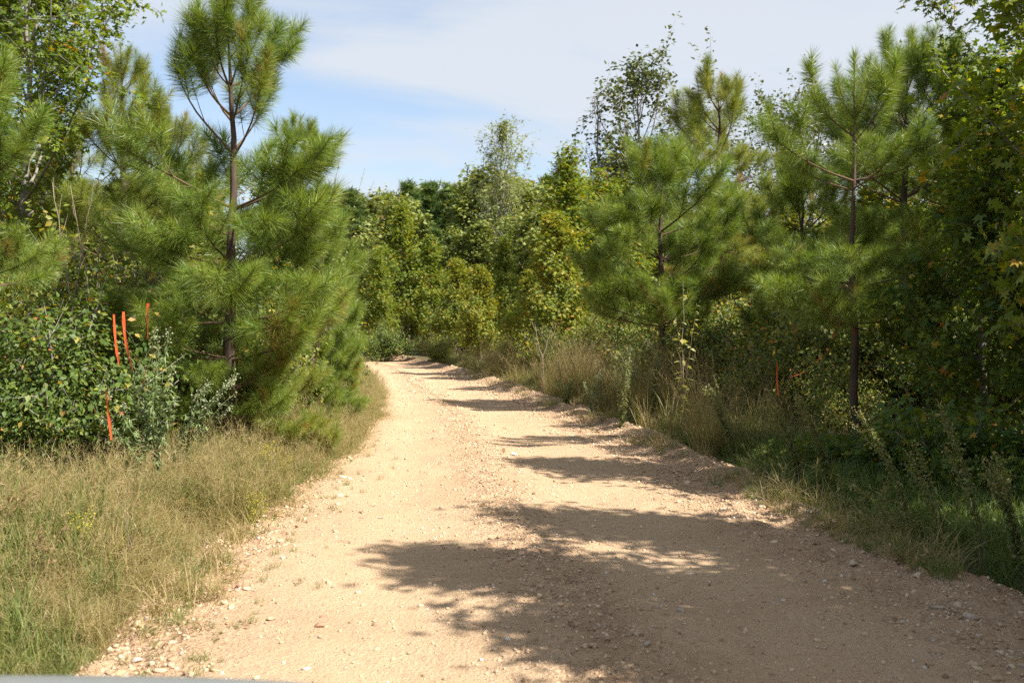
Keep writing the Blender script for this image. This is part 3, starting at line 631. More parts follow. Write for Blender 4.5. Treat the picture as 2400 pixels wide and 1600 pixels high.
FARP = [decid(120+k, 10.5, 1.5, 2.1, cone, 44, 5200, .38, 'spike', 'farpine', clump=.16, trad=.11, elev=(5, 35), up=1.4, bark='bark', twigs=6) for k in range(3)]
def tr(kits, i, Xp, d, ytop, label, name='gum_tree', cat='tree', group=None, wide=None, rz=None):
    k = kits[i % len(kits)]; H0 = max(v.co[2] for v in k[2 if k[2] is not None else 1].vertices) if False else KH[id(kits)]
    x, y = at(Xp, d); return plant(name, k, x, y, hgt(d, ytop)/H0, label, cat, group, rz, szc=wide)
KH = {}
for kk, h in ((GUM, 5.3), (GUMN, 5.7), (GUMY, 4.7), (GUMS, 8.3), (BUSH, 2.3), (SHR, 2.1), (SHG, 1.05), (OAK, 7.6), (PALE, 11.2), (BARE, 6.1), (FARG, 8.2), (FARP, 10.8)): KH[id(kk)] = h
# left side
tr(GUMS, 0, 55, 14.5, -150, 'tall gum with glossy leaves against the sky in the upper left corner', rz=1.0)
tr(GUMS, 1, -150, 16, -260, 'taller gum mostly outside the left picture edge')
tr(BUSH, 0, 130, 9.6, 590, 'dark glossy round-leaved bush at the left edge behind the dry grass', 'leafy_bush', 'bush')
tr(BUSH, 1, -30, 9.0, 760, 'yellow-green bush low at the left picture edge', 'leafy_bush', 'bush')
tr(BUSH, 2, 300, 11.2, 640, 'round-leaved bush behind the orange tapes', 'leafy_bush', 'bush')
tr(SHR, 0, 210, 11.8, 420, 'tangled thicket with yellowing leaves above the round-leaved bush', 'leafy_bush', 'bush')
tr(SHR, 1, 60, 12.2, 470, 'tangled thicket beneath the bright pine at the left edge', 'leafy_bush', 'bush')
tr(SHR, 2, 420, 13.0, 480, 'thicket filling the gap left of the tall young pine', 'leafy_bush', 'bush')
tr(GUMY, 0, 455, 16.5, 400, 'yellowing gum glimpsed left of the bare trunk of the tall pine')
tr(GUMY, 1, 640, 16.5, 380, 'yellowing gum glimpsed right of the bare trunk of the tall pine')
tr(SHR, 1, 640, 19, 600, 'shrub at the back of the pines at the inside of the bend', 'leafy_bush', 'bush')
tr(SHR, 0, 600, 12.6, 760, 'low shrub in the shade under the tall young pine', 'leafy_bush', 'bush')
tr(SHR, 2, 470, 11.6, 830, 'low shrub between the silvery weed and the tall young pine', 'leafy_bush', 'bush')
# centre, behind the bend
tr(GUM, 0, 925, 50, 470, 'dark green conical gum at the outside of the bend', wide=1.0)
tr(GUM, 1, 870, 46, 560, 'gum left of the dark conical one at the end of the road')
tr(GUM, 2, 990, 50, 540, 'gum right of the dark conical one at the end of the road')
tr(FARG, 0, 840, 52, 540, 'shaded leafy tree where the road disappears to the left')
tr(GUMY, 2, 1045, 42, 590, 'small reddish gum behind the grass at the outer bend')
tr(GUMY, 0, 1100, 35, 610, 'bright yellow-green young gum reaching down to the right bank')
tr(GUM, 0, 1160, 37, 545, 'green gum behind the bright yellow-green young one')
tr(GUMY, 1, 1215, 33, 620, 'olive young gum between the bright gum and the tall yellow-spotted gum')
tr(GUM, 1, 1305, 29, 330, 'tall gum spotted with yellow leaves in the middle of the right side', wide=.95)
tr(GUMY, 2, 1270, 27, 480, 'yellow and orange leaved gum in front of the tall yellow-spotted gum')
tr(GUM, 2, 1385, 30, 390, 'gum right of the tall yellow-spotted gum')
tr(PALE, 0, 1155, 56, 283, 'slender pale tree with a sparse crown standing above the forest', 'pale_tree', rz=.6)
tr(BARE, 0, 1376, 36, 195, 'leafless dead tree against the sky', 'dead_tree', rz=2)
tr(OAK, 0, 1478, 35, 162, 'sparse tree with dark little leaves right of the dead tree', 'oak_tree', rz=3.6)
tr(GUM, 1, 1430, 34, 400, 'leafy gum below the sparse dark-leaved tree')
tr(OAK, 1, 1570, 38, 300, 'thin crowned tree between the sparse tree and the forked pine', 'oak_tree')
tr(OAK, 1, 1775, 33, 268, 'dark oak behind the gap right of the forked pine', 'oak_tree', wide=1.15)
tr(OAK, 0, 1880, 34, 250, 'dark oak showing behind the thin-trunked pine', 'oak_tree')
# right side
tr(GUMY, 1, 2235, 15.5, 330, 'sunlit orange-spotted gum glimpsed through the left edge of the large dark gum')
tr(GUMY, 0, 1905, 18, 500, 'low yellowing gum glimpsed left of the thin bare trunk')
tr(SHR, 0, 1425, 24.5, 640, 'leafy shrub at the left foot of the broad bushy pine', 'leafy_bush', 'bush')
tr(SHR, 1, 1600, 17.0, 655, 'small-leaved shrub with a few large yellow leaves right of the broad pine', 'leafy_bush', 'bush')
tr(SHR, 2, 1700, 16.8, 690, 'olive shrub between the broad pine and the thin-trunked pine', 'leafy_bush', 'bush')
tr(BUSH, 1, 1560, 20, 700, 'dark bush under the broad bushy pine', 'leafy_bush', 'bush')
tr(SHR, 2, 1790, 14.2, 745, 'feathery low shrub where the orange tapes hang on the right', 'leafy_bush', 'bush')
tr(GUMY, 1, 1830, 20, 480, 'yellow-green gum behind the low shaded pine')
tr(GUMY, 0, 2015, 19, 340, 'sunlit yellowing gum seen behind the thin-trunked pine')
tr(GUMY, 2, 2140, 17.5, 300, 'sunlit yellowing gum seen between the thin-trunked pine and the dark gum')
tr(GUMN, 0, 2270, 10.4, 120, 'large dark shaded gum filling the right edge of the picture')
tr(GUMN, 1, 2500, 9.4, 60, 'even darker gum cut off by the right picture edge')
tr(GUMS, 1, 2375, 12.5, -120, 'gum with orange-tinged leaves in the upper right corner', rz=2.2)
tr(SHR, 0, 1930, 12.6, 800, 'low shrub around the foot of the thin-trunked pine', 'leafy_bush', 'bush')
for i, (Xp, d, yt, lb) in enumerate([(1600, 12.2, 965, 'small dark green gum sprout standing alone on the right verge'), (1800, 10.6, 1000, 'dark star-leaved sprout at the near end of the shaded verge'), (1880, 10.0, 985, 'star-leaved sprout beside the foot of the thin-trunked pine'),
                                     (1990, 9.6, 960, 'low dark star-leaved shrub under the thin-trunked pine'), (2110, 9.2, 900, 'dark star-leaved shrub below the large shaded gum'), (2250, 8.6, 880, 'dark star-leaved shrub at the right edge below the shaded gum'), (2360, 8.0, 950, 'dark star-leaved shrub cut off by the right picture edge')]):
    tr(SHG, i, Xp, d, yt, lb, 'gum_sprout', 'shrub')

# forest behind: trees one can tell apart on the skyline
sky_l = [('pine', 800, 62, 425, 'rounded pine on the skyline just right of the overhanging pine'), ('gum', 862, 66, 470, 'low round tree on the skyline above the end of the road'),
         ('gum', 905, 60, 455, 'reddish-tinged tree on the skyline at the left of the group'), ('pine', 935, 70, 415, 'taller pointed pine on the skyline above the dark conical gum'),
         ('pine', 985, 72, 415, 'first of the pine crowns left of the pale slender tree'), ('pine', 1035, 70, 420, 'darkest pine crown left of the pale slender tree'),
         ('pine', 1075, 74, 425, 'pine crown next to the pale slender tree'), ('gum', 1115, 62, 400, 'yellow-green crown behind the stem of the pale slender tree'),
         ('gum', 1185, 60, 415, 'yellow-green crown right of the pale slender tree'), ('gum', 1215, 64, 430, 'small yellow-green crown left of the bluish pine tops'),
         ('pine', 1255, 78, 405, 'bluish pine top left of the tall yellow-spotted gum'), ('pine', 1285, 80, 398, 'second bluish pine top touching the tall yellow-spotted gum'),
         ('gum', 960, 58, 500, 'olive crown below the skyline pines at the bend'), ('pine', 1010, 56, 520, 'young blue-green pine below the skyline pines'),
         ('pine', 1060, 56, 540, 'young bright pine in the hollow of the forest'), ('gum', 1090, 52, 520, 'olive crown left of the pale slender trunk'), ('gum', 1200, 50, 500, 'dull green crown right of the pale slender trunk'),
         ('gum', 1240, 46, 480, 'dull green crown behind the yellow and orange gum'), ('gum', 1340, 48, 420, 'leafy crown below the dead tree'), ('gum', 1440, 50, 350, 'leafy crown behind the sparse dark-leaved tree')]
for i, (k, Xp, d, yt, lb) in enumerate(sky_l):
    tr(FARP if k == 'pine' else FARG, i, Xp, d, yt, lb, 'far_pine_tree' if k == 'pine' else 'far_leafy_tree', 'tree', 'forest trees on the skyline', wide=1.15)
for i, (Xp, yt) in enumerate([(775, 455), (830, 448), (888, 440), (950, 446), (1008, 438), (1065, 444), (1130, 436), (1195, 440), (1262, 430), (1330, 436)]):
    tr(FARP if i % 3 else FARG, i, Xp, 86 + 3*(i % 3), yt, 'crown in the even band of forest farthest behind the bend', 'far_pine_tree' if i % 3 else 'far_leafy_tree', 'tree', 'farthest band of the forest', wide=1.5)
# woods on both sides: hardly told apart
r2 = random.Random(5); Gw = 'woodland trees behind the roadside thicket'
def infill(side, n, y0, y1, o0, o1):
    for i in range(n):
        y = r2.uniform(y0, y1)
        x = (float(xL(y)) - r2.uniform(o0, o1)) if side < 0 else (float(xR(y)) + bermw(y) + r2.uniform(o0, o1))
        if abs(x)/max(y, 1) > .62 and y > 16: continue
        far = y > 26; kp = r2.random() < .5
        ks = (FARP if kp else FARG) if far else (GUMY if kp else GUM)
        H = (r2.uniform(4.0, 6.3) if far else r2.uniform(2.8, 3.8)); sc = H/KH[id(ks)]
        lbl = ('green pine of the woods behind the left thicket' if side < 0 else 'green pine of the woods behind the right thicket') if (far and kp) else ('leafy tree of the woods behind the left thicket' if side < 0 else 'leafy tree of the woods behind the right thicket')
        plant('woodland_tree', ks[i % len(ks)], float(x), y, sc, lbl, 'tree', Gw + (' on the left' if side < 0 else ' on the right'))
infill(-1, 46, 17, 55, 3.5, 16); infill(1, 44, 19, 60, 6.0, 20)
# trees beside and behind the camera: they throw the shade over the road
for x, y, s, k, i in [(5.05, 8.3, 1.2, GUM, 0), (5.05, 5.0, 1.26, GUM, 1), (4.1, 3.7, 1.2, GUM, 0), (4.3, 2.4, 1.06, GUM, 2), (5.6, 2.6, 1.15, GUM, 1), (6.4, 6.8, 1.2, GUM, 2)]:
    plant('gum_tree', k[i], x, y, s, 'shade tree standing right of the road beside the camera', 'tree', 'shade trees on the right of the road')
# extra undergrowth closing the view below the crowns
for i, (k, Xp, d, yt, lb) in enumerate([(SHR, 2060, 13.6, 640, 'sunlit tangled shrub seen right of the thin bare trunk'), (SHR, 2190, 13.0, 620, 'shaded shrub behind the star-leaved shrubs at the right'), (SHR, 1880, 14.5, 600, 'sunlit shrub with yellow leaves seen left of the thin bare trunk'),
        (BUSH, 2320, 11.6, 600, 'dark bush between the two big gums at the right edge'), (SHR, 1700, 19, 600, 'pale shrub under the yellow-green pine'), (SHR, 1330, 24, 700, 'low shrub at the foot of the yellow-spotted gum'), (SHR, 1240, 27, 720, 'low shrub left of the foot of the yellow-spotted gum'),
        (SHR, 1010, 40, 740, 'low shrub on the outer bank of the bend'), (BUSH, 880, 43, 700, 'dark bush where the road disappears'), (SHR, 560, 14.0, 640, 'shrub with yellow leaves behind the trunk of the tall young pine'), (BUSH, 570, 15.4, 600, 'bush behind the low branches of the tall young pine')]):
    tr(k, i, Xp, d, yt, lb, 'leafy_bush', 'bush')

# ---------------------------------------------------------------- small things
def ribbon(x, y, ztop, L, w=.022, bend=(0, 0), label='', seed=0, knot=False, rz=0):
    r = random.Random(seed); o = root('flagging_tape', (x, y, ztop), rz); tag(o, label, 'flagging tape')
    n = 16; b = Buf(); V = []; Q = []
    for i in range(n):
        t = i/(n-1); a = .9*math.sin(t*2.4+seed); ww = w*.5*(1 - .35*abs(math.sin(t*7+seed)))
        c = Vector((bend[0]*t**1.6 + .004*math.sin(t*5+seed), bend[1]*t**1.6, -L*t)); s = Vector((math.cos(a), math.sin(a), 0))*ww
        for q in (-1, 0, 1): V.append((c + s*q + Vector((0, .004*(1-abs(q)), 0)))[:])
        if i: Q += [(3*i-3+k, 3*i-2+k, 3*i+1+k, 3*i+k) for k in (0, 1)]
    b.add(V, Q=Q, tint=np.repeat([r.uniform(.2, .9) for _ in range(n)], 3)); ob('tail', b.mesh('tail', M['tape'], True), o)
    if knot:
        b = Buf(); th = np.linspace(0, 6.28, 9); tube(b, np.stack([.014*np.cos(th), .012*np.sin(th), .008*np.sin(2*th)], -1), .006, 5, tint=.5); ob('knot', b.mesh('knot', M['tape'], True), o)
def W(Xp, d, Y): x, y = at(Xp, d); return x, y, hgt(d, Y)
for Xp, d, Y0, Y1, bend, lb, sd_, w in [
        (267, 8.2, 722, 838, (.05, 0), 'leftmost of the three orange tapes hanging in the silvery weed', 1, .026), (289, 8.2, 716, 850, (.085, -.03), 'longest orange tape hanging in the silvery weed, its end bent right', 2, .03),
        (346, 8.35, 697, 778, (-.01, 0), 'orange tape highest in the silvery weed', 3, .03), (341, 8.3, 842, 880, (-.03, 0), 'short orange tape end low in the silvery weed', 4, .024),
        (250, 7.6, 893, 1008, (.04, 0), 'orange tape standing alone at the edge of the dry grass on the left', 5, .026),
        (1958, 10.6, 655, 770, (.0, 0), 'orange tape hanging beside the thin bare trunk on the right', 6, .028), (1924, 10.6, 735, 775, (-.08, 0), 'orange tape trailing left of the thin bare trunk', 7, .026),
        (1781, 10.2, 830, 910, (.02, 0), 'upright orange tape low in the shrubs on the right', 8, .022), (1842, 10.3, 853, 866, (-.16, 0), 'orange tape drooping sideways beside the upright low one', 9, .026), (1885, 10.4, 812, 828, (-.06, 0), 'small orange scrap of tape between the trunk and the drooping tape', 10, .022)]:
    x, y, z = W(Xp, d, Y0); ribbon(x, y - .05, z, (Y1-Y0)/2285*d, w*.95, bend, lb, sd_)

def stemmed(name, x, y, label, cat, stems, stem_mat='drystem', leaf=None, flower=None, group=None, seed=0):
    """stems: list of (height, lean dx, lean dy, radius); leaf: (shape, size, n, mat, droop, tint); flower: (n, size, mat, tint, spread)"""
    r = np.random.default_rng(seed); o = root(name, (x, y, gz(x, y) - .02)); tag(o, label, cat, group)
    sb, lf, fl = Buf(), Buf(), Buf()
    for H, dx, dy, rad in stems:
        t = np.linspace(0, 1, 9)[:, None]; off = r.normal(0, .012, 2)
        P = np.concatenate([off + np.array([[dx, dy]])*t**1.7, H*t - .1*math.hypot(dx, dy)*t**3], 1); P[1:-1] += r.normal(0, .006*H, (7, 3))
        tube(sb, P, rad*(1-t[:, 0]*.75), 4, tint=r.uniform(.3, .9))
        if leaf:
            sh, sz, n, lm, droop, ti = leaf; q = .12 + .86*r.random(n); C = np.stack([np.interp(q, t[:, 0], P[:, k]) for k in range(3)], -1)
            A = r.normal(0, 1, (n, 3)) + np.array([dx, dy, -droop]); Nn = np.array([0, 0, 1.]) + r.normal(0, .5, (n, 3))
            put_leaves(lf, C, Nn, A, sz*r.uniform(.55, 1.2, n)*(1.15-.6*q), sh, np.clip(r.normal(ti, .2, n), 0, 1))
        if flower:
            n, sz, fm, ti, spr = flower; q = 1 - spr*r.random(n)**1.3; C = np.stack([np.interp(q, t[:, 0], P[:, k]) for k in range(3)], -1) + r.normal(0, .018, (n, 3))
            put_leaves(fl, C, r.normal(size=(n, 3)), r.normal(size=(n, 3)), sz*r.uniform(.6, 1.3, n), 'dia', np.clip(r.normal(ti, .2, n), 0, 1))
    ob('stems', sb.mesh('stems', M[stem_mat]), o)
    if leaf: ob('leaves', lf.mesh('leaves', M[leaf[3]]), o)
    if flower: ob('flowers', fl.mesh('flowers', M[flower[2]]), o)['kind'] = 'stuff'
    return o
rs_ = random.Random(3)
x, y = at(352, 8.2)
stemmed('silvery_weed', x, y, 'tall silvery green weed with whitish seed tips holding orange tapes', 'weed', [(rs_.uniform(.9, 1.75)*(1-.35*abs(k-9)/12), (k-9)*.045 + rs_.uniform(-.05, .05), rs_.uniform(-.25, .1), .005) for k in range(15)], 'silver', ('long', .10, 110, 'silver', 1.3, .4), (34, .018, 'silver', .9, .12), seed=1)
x, y = at(395, 8.8)
stemmed('silvery_weed', x, y, 'lower silvery weed leaning right towards the tall young pine', 'weed', [(rs_.uniform(.7, 1.15), rs_.uniform(.2, .6), rs_.uniform(-.2, .1), .004) for k in range(10)], 'silver', ('long', .09, 100, 'silver', 1.3, .4), (40, .018, 'silver', .9, .16), seed=2)
for i, (Xp, d, H, lean, lb) in enumerate([(2260, 6.3, 1.10, -.28, 'tallest feathery weed spike in the shade at right, leaning left'), (2175, 6.6, .92, -.34, 'feathery weed spike just left of the tallest one'), (2085, 7.4, .95, -.42, 'feathery weed spike arching over the star-leaved shrubs'),
        (1905, 8.8, 1.0, -.30, 'feathery weed in front of the thin bare trunk'), (1840, 9.2, .95, -.35, 'wispy olive weed left of the thin bare trunk'), (1690, 10.8, 1.15, -.35, 'wispy leaning weed by the upright orange tape'), (2350, 6.0, .8, -.2, 'feathery weed at the right picture edge')]):
    x, y = at(Xp, d)
    stemmed('feathery_weed', x, y, lb, 'weed', [(H*rs_.uniform(.75, 1), lean*rs_.uniform(.7, 1.2), rs_.uniform(-.1, .1), .0045) for _ in range(3 + (i > 2)*3)], 'drystem', ('dia', .034, 230, 'ggrass', .2, .55), (90, .016, 'ggrass', .9, .35), seed=10+i)
for i, (Xp, d, H, lb) in enumerate([(2010, 7.2, .70, 'pale bent grass stalks reaching left in front of the dark sprouts'), (2070, 7.0, .55, 'shorter pale grass stalks behind the bent ones')]):
    x, y = at(Xp + 60, d)
    stemmed('grass_stalk', x, y, lb, 'grass', [(H*rs_.uniform(.6, 1), -rs_.uniform(.25, .75), rs_.uniform(-.1, .1), .0028) for _ in range(7)], 'ggrass', ('long', .055, 30, 'ggrass', -.6, .8), None, seed=30+i)
for i, (Xp, d, H, lb) in enumerate([(1425, 14.2, 1.5, 'tallest feathery green weed column on the right bank'), (1465, 14.6, 1.4, 'second feathery weed column right of the tallest'), (1500, 15, 1.2, 'reddish feathery weed column near the broad bushy pine'), (1360, 16.5, 1.0, 'pale weed clump on the right bank left of the feathery columns'), (1300, 18.5, 1.1, 'spiky weed at the bend side of the pale weed clump')]):
    x, y = at(Xp, d)
    stemmed('feathery_weed', x, y, lb, 'weed', [(H*rs_.uniform(.6, 1), rs_.uniform(-.18, .18), rs_.uniform(-.1, .1), .005) for _ in range(7)], 'drystem', ('long', .07, 130, 'ggrass' if i != 3 else 'silver', -.2, .62), (60, .02, 'silver', .6, .25), seed=40+i)
for i, (Xp, d, H, lb) in enumerate([(590, 8.9, .56, 'goldenrod with yellow flower sprays below the tall young pine'), (640, 9.2, .50, 'goldenrod just right of the brightest goldenrod'), (555, 7.6, .42, 'goldenrod with dull yellow sprays in the middle of the dry grass'), (590, 7.2, .40, 'goldenrod near the gravel edge in the dry grass'), (190, 5.9, .42, 'goldenrod low in the dry grass at left')]):
    x, y = at(Xp, d)
    stemmed('goldenrod', x, y, lb, 'wildflower', [(H*rs_.uniform(.8, 1.05), rs_.uniform(-.1, .22), rs_.uniform(-.12, .05), .003) for _ in range(4)], 'ggrass', ('long', .05, 26, 'ggrass', .2, .4), (45, .011, 'gold', .6, .28), seed=60+i)
for i, (Xp, d, H, lb) in enumerate([(300, 5.9, .62, 'pale dead stalk standing in the dry grass'), (470, 8.8, .62, 'dead stalk leaning left under the tall young pine'), (520, 9.0, .5, 'dead stalk leaning right under the tall young pine'), (700, 9.6, .42, 'thin dead stalk near the goldenrod')]):
    x, y = at(Xp, d)
    stemmed('dead_stalk', x, y, lb, 'dead stalk', [(H*rs_.uniform(.7, 1.05), rs_.uniform(-.15, .15), 0, .003) for _ in range(3)], 'drystem', None, (8, .012, 'litter', .2, .4), seed=80+i)
for i, (Xp, d, H, lb) in enumerate([(60, 6.4, .42, 'brown dried flower stalk at the left edge in the grass'), (10, 6.0, .45, 'dark brown dried weed cut off by the left edge'), (95, 5.4, .38, 'brown dried weed nearest the camera at left')]):
    x, y = at(Xp, d)
    stemmed('dried_weed', x, y, lb, 'dried weed', [(H*rs_.uniform(.8, 1.1), rs_.uniform(-.1, .1), rs_.uniform(-.05, .05), .003) for _ in range(4)], 'twig', ('dia', .035, 14, 'litter', .4, .1), (20, .02, 'litter', .05, .2), seed=90+i)
# bare forked saplings in the left thicket
def forked(Xp, d, Y0, lb, seed, mat='drystem'):
    x, y = at(Xp, d); r = np.random.default_rng(seed); H = hgt(d, Y0); o = root('bare_sapling', (x, y, gz(x, y))); tag(o, lb, 'sapling'); b = Buf(); t = np.linspace(0, 1, 8)[:, None]
    F = .55*H; P = np.concatenate([.05*r.normal(size=(1, 2))*t, F*t], 1); tube(b, P, np.linspace(.016, .012, 8), 6, tint=.5); ob('stem', b.mesh('stem', M[mat]), o)
    for s in (-1, 1):
        b = Buf(); tip = P[-1] + np.array([s*.22, r.normal(0, .1), H-F]); Q = P[-1]*(1-t) + tip*t + np.array([0, 0, 0]); Q[1:-1] += r.normal(0, .012, (6, 3)); tube(b, Q, np.linspace(.011, .003, 8), 5, tint=.7)
        for q in range(5): p = Q[2+q]; e = p + np.array([r.normal(0, .16), r.normal(0, .16), r.uniform(.1, .3)]); tube(b, np.stack([p, (p+e)/2 + r.normal(0, .01, 3), e]), [.004, .003, .0015], 4, tint=.6)
        ob('branch', b.mesh('branch', M[mat]), o)
forked(160, 10.6, 430, 'bare forked grey sapling above the dark round-leaved bush', 1); forked(215, 10.9, 440, 'bare sapling with withered leaves right of the forked grey one', 2); forked(318, 11.6, 470, 'bare dark sapling below the slender pine', 3, 'twig')
forked(1250, 21, 720, 'small bare forked sapling on the right bank', 4)
# arching leafy shoot poking into the sky right of the pines
x, y = at(705, 12.8)
stemmed('arching_sapling', x, y, 'thin arching leafy shoots against the sky right of the pointed pine', 'sapling', [(hgt(12.8, 300), .48, 0, .007), (hgt(12.8, 372), .75, 0, .006), (hgt(12.8, 398), .85, .1, .006), (hgt(12.8, 430), .55, -.1, .006)], 'twig', ('dia', .07, 46, 'pale', .3, .35), None, seed=99)
# yellow-leaved sapling on the right
x, y = at(1570, 13.5)
stemmed('yellow_leaved_sapling', x, y, 'thin sapling with large drooping yellow leaves right of the broad bushy pine', 'sapling', [(hgt(13.5, 650), .0, 0, .008), (hgt(13.5, 700), .18, 0, .006), (hgt(13.5, 720), -.12, 0, .006)], 'drystem', ('oval', .13, 24, 'pale', 1.5, .85), None, seed=98)
# dead twigs at the inside of the bend
o = root('dead_branch_pile', (*at(838, 27), gz(*at(838, 27)))); tag(o, 'heap of dead twigs and a fallen branch where the road bends left', 'dead branches')
for k in range(16):
    b = Buf(); a = rnd.uniform(0, 6.28); L = rnd.uniform(.5, 1.3); t = np.linspace(0, 1, 6)[:, None]; P = np.array([[rnd.uniform(-.5, .5), rnd.uniform(-.3, .3), .05]]) + L*np.concatenate([math.cos(a)*t, .4*math.sin(a)*t, rnd.uniform(0, .55)*t], 1) + rng.normal(0, .02, (6, 3))
    tube(b, P, np.linspace(.014, .004, 6), 5, tint=.5); ob('twig', b.mesh('twig', M['drystem']), o)
# weathered branch lying on the left gravel edge shade
# rocks one can point at
def rock(Xp, Y, size, label, seed, flat=.5, mat=None, rot=0, dims=(1, 1)):
    d = CAMH*2285/(Y-750); x, y = at(Xp, d); z, _ = road_pt(np.array([x]), np.array([y])); me = stone_mesh('rock', seed, flat, True)
    if mat: me.materials[0] = mat
    o = ob('rock', me, None, (x, y, float(z[0]) + size*.18*flat), (rnd.uniform(-.12, .12), rnd.uniform(-.12, .12), rot), (size*.5*dims[0], size*.5*dims[1], size*.5)); tag(o, label, 'rock')
def flatmat(n, c): return ramp_mat(n, [(0, tuple(v*.8 for v in c)), (1, tuple(min(1, v*1.15) for v in c))], .9, spec=.1, src='random', noise=(30, .6), bump=(.6, .004))
MG, MW_, MR = flatmat('grey_rock', (.42, .335, .245)), flatmat('white_rock', (.72, .64, .52)), flatmat('rust_rock', (.42, .24, .15)); MT = flatmat('tan_rock', (.56, .43, .30))
for a in [(1878, 1195, .15, 'long pale slab lying on the right gravel bank', 501, .45, MT, .5, (1.25, .6)), (2231, 1418, .085, 'pale grey rounded rock near the lower right corner', 502, .7, MG, 0), (2158, 1396, .10, 'flat grey slab left of the pale rounded rock', 503, .3, MG, .3),
          (1961, 1297, .08, 'tan rock beside the dark damp patch on the right shoulder', 504, .6, MT, 0), (1199, 1218, .11, 'flat pinkish pale rock set into the middle of the road', 505, .18, MT, .2), (703, 1541, .05, 'small white rock on the road near the bottom of the picture', 506, .5, MW_, 0),
          (310, 1519, .055, 'white rock at the left gravel shoulder near the bottom', 507, .6, MW_, 0), (1568, 1408, .05, 'small dark grey rock in the shade of the road', 508, .6, MG, 0), (2060, 1290, .06, 'rusty rock at the right shoulder above the dark patch', 509, .6, MR, 0),
          (735, 1442, .055, 'reddish rock on the sunny left half of the road', 510, .6, MR, 0), (520, 1357, .075, 'flat reddish rock in the left gravel shoulder', 511, .4, MR, .3), (548, 1350, .06, 'brown pointed rock beside the flat reddish one', 512, .8, MR, 1),
          (428, 1423, .07, 'orange-brown rock in the left gravel shoulder', 513, .6, MR, .6), (2110, 1325, .09, 'tan rock half hidden at the right grass edge', 514, .6, MT, .6), (1990, 1225, .08, 'pale rock beside the grass right of the long slab', 515, .5, MT, .1), (650, 1285, .045, 'white pebble in the left gravel shoulder', 516, .6, MW_, 0)]: rock(*a)
# curled leaf and white scrap on the road
def leafthing(Xp, Y, size, label, mat, name='dry_leaf', up=.8, seed=0):
    d = CAMH*2285/(Y-750); x, y = at(Xp, d); z, _ = road_pt(np.array([x]), np.array([y])); b = Buf(); r = np.random.default_rng(seed)
    n = 7; u_ = np.linspace(-1, 1, n); v_ = np.linspace(0, 1, n); U, Vv = np.meshgrid(u_, v_); Wd = .42*np.sin(math.pi*np.clip(Vv*.9+.05, 0, 1))**.7
    PX = U*Wd; PZ = Vv*up + .25*np.abs(U)**2*Wd + r.normal(0, .02, U.shape); PY = Vv*(1-up)*1.2 + .18*np.sin(U*2.2)
    V = np.stack([PX, PY, PZ], -1).reshape(-1, 3)*size; i = np.arange(n-1)[:, None]*n + np.arange(n-1)[None]
    b.add(V, Q=np.stack([i, i+1, i+n+1, i+n], -1).reshape(-1, 4), tint=r.uniform(.0, .5, n*n)); o = ob(name, b.mesh(name, mat, True), None, (x, y, float(z[0]) + .003), (0, 0, rnd.uniform(-.6, .6))); tag(o, label, 'leaf' if name == 'dry_leaf' else 'litter')
leafthing(1157, 1046, .075, 'curled brown leaf standing upright in the middle of the road', M['litter'], seed=1)
leafthing(1185, 1047, .10, 'crumpled white scrap on the road beside the upright brown leaf', MW_, 'paper_scrap', .2, 2)
leafthing(1108, 1170, .045, 'small brown leaf on the sunny road below the upright one', M['litter'], seed=3, up=.4)
leafthing(865, 838, .13, 'dark curled leaf on the road near the bend', M['litter'], seed=4)
n = 420; y = 3.6 + 20*rng.random(n)**1.3; side = rng.random(n) < .5; x = np.where(side, xL(y) + .25*rng.normal(size=n) + .1, xR(y) + bermw(y)*rng.random(n)); z, _ = road_pt(x, y)
lfm = []
for k in range(3):
    b = Buf(); put_leaves(b, np.zeros((1, 3)), np.array([[.1, .2, 1.]]), np.array([[1., 0, .1*k]]), .05, ['oval', 'star', 'dia'][k], .25 + .35*k); lfm.append(b.mesh('fallen_leaf', M['litter']))
g = scatter('fallen_leaves', lfm, np.stack([x, y, z + .012], -1), np.stack([rng.normal(0, .4, n), rng.normal(0, .4, n), rng.uniform(0, 6.28, n)], -1), .5 + .7*rng.random(n), rng.integers(0, 3, n)); tag(g, 'dry brown leaves scattered along the gravel edges', 'leaves')

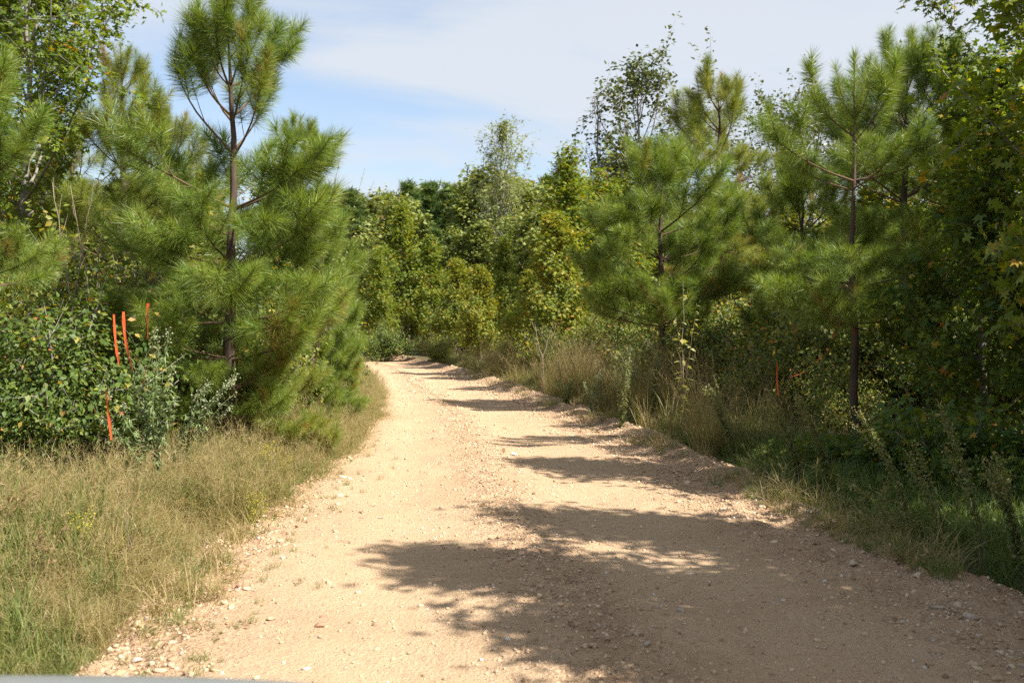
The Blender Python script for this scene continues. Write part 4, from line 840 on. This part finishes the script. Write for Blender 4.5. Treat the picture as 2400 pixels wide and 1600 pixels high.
# ---------------------------------------------------------------- front of the pale vehicle the picture was taken over
paint = flatmat('pale_grey_paint', (.17, .175, .17)); paint.node_tree.nodes['Principled BSDF'].inputs['Roughness'].default_value = .32; paint.node_tree.nodes['Principled BSDF'].inputs['Specular IOR Level'].default_value = .5
for n_ in list(paint.node_tree.nodes):
    if n_.type == 'BUMP': paint.node_tree.nodes.remove(n_)
black = flatmat('black_rubber', (.03, .03, .03)); chrome = flatmat('headlight_glass', (.6, .6, .6)); chrome.node_tree.nodes['Principled BSDF'].inputs['Roughness'].default_value = .1
veh = root('parked_vehicle', (-.80, .2, .018)); tag(veh, 'pale grey vehicle front, its bonnet edge blurred along the bottom of the picture', 'vehicle')
U, Vv = np.meshgrid(np.linspace(-1, 1, 41), np.linspace(0, 1, 31))
HXx = U*.86; HY = -.35 + Vv*1.68 - .10*np.abs(U)**3*Vv; HZ = 1.005 - .03*Vv**3 - .035*np.abs(U)**4 - .05*np.clip((Vv-.93)/.07, 0, 1)**2
def gridobj(nm, X_, Y_, Z_, m_, par): return ob(nm, grid_mesh(nm, X_, Y_, Z_, m_), par)
gridobj('bonnet', HXx, HY, HZ, paint, veh)
import bmesh
def bbox_obj(nm, c, d, mat, par, bev=.02, seg=3):
    bm = bmesh.new(); bmesh.ops.create_cube(bm, size=1); bmesh.ops.scale(bm, vec=d, verts=bm.verts); bmesh.ops.bevel(bm, geom=bm.edges[:], offset=bev, segments=seg, affect='EDGES'); me = bpy.data.meshes.new(nm); bm.to_mesh(me); bm.free()
    for p in me.polygons: p.use_smooth = False
    me.materials.append(mat); return ob(nm, me, par, c)
for sx in (-1, 1):
    f = bbox_obj('fender', (sx*.87, .45, .74), (.13, 1.45, .36), paint, veh, .05)
    hl = bbox_obj('headlight', (sx*.66, 1.235, .78), (.30, .10, .15), chrome, veh, .03)
    w = root('wheel', (0, 0, 0)); w.parent = veh; w.location = (sx*.80, .55, .34); w.name = 'wheel'
    for nm, R0, R1, wd, mt in (('tyre', .34, .22, .22, black), ('rim', .22, .04, .20, MG)):
        b = Buf(); k = 32; th = np.arange(k)*2*math.pi/k; prof_ = [(R1, -wd/2), (R0*.96, -wd/2), (R0, -wd*.35), (R0, wd*.35), (R0*.96, wd/2), (R1, wd/2)]
        V = np.array([[(z_, r_*math.cos(a), r_*math.sin(a)) for r_, z_ in prof_] for a in th]).reshape(-1, 3); m_ = len(prof_)
        Q = [(i*m_+j, i*m_+(j+1) % m_, ((i+1) % k)*m_+(j+1) % m_, ((i+1) % k)*m_+j) for i in range(k) for j in range(m_)]; b.add(V, Q=Q); ob(nm, b.mesh(nm, mt, True), w)
bbox_obj('grille', (0, 1.24, .76), (.98, .06, .20), black, veh, .02)
bbox_obj('bumper', (0, 1.27, .50), (1.72, .14, .22), paint, veh, .05)
bbox_obj('front_panel', (0, 1.20, .80), (1.66, .05, .26), paint, veh, .02)
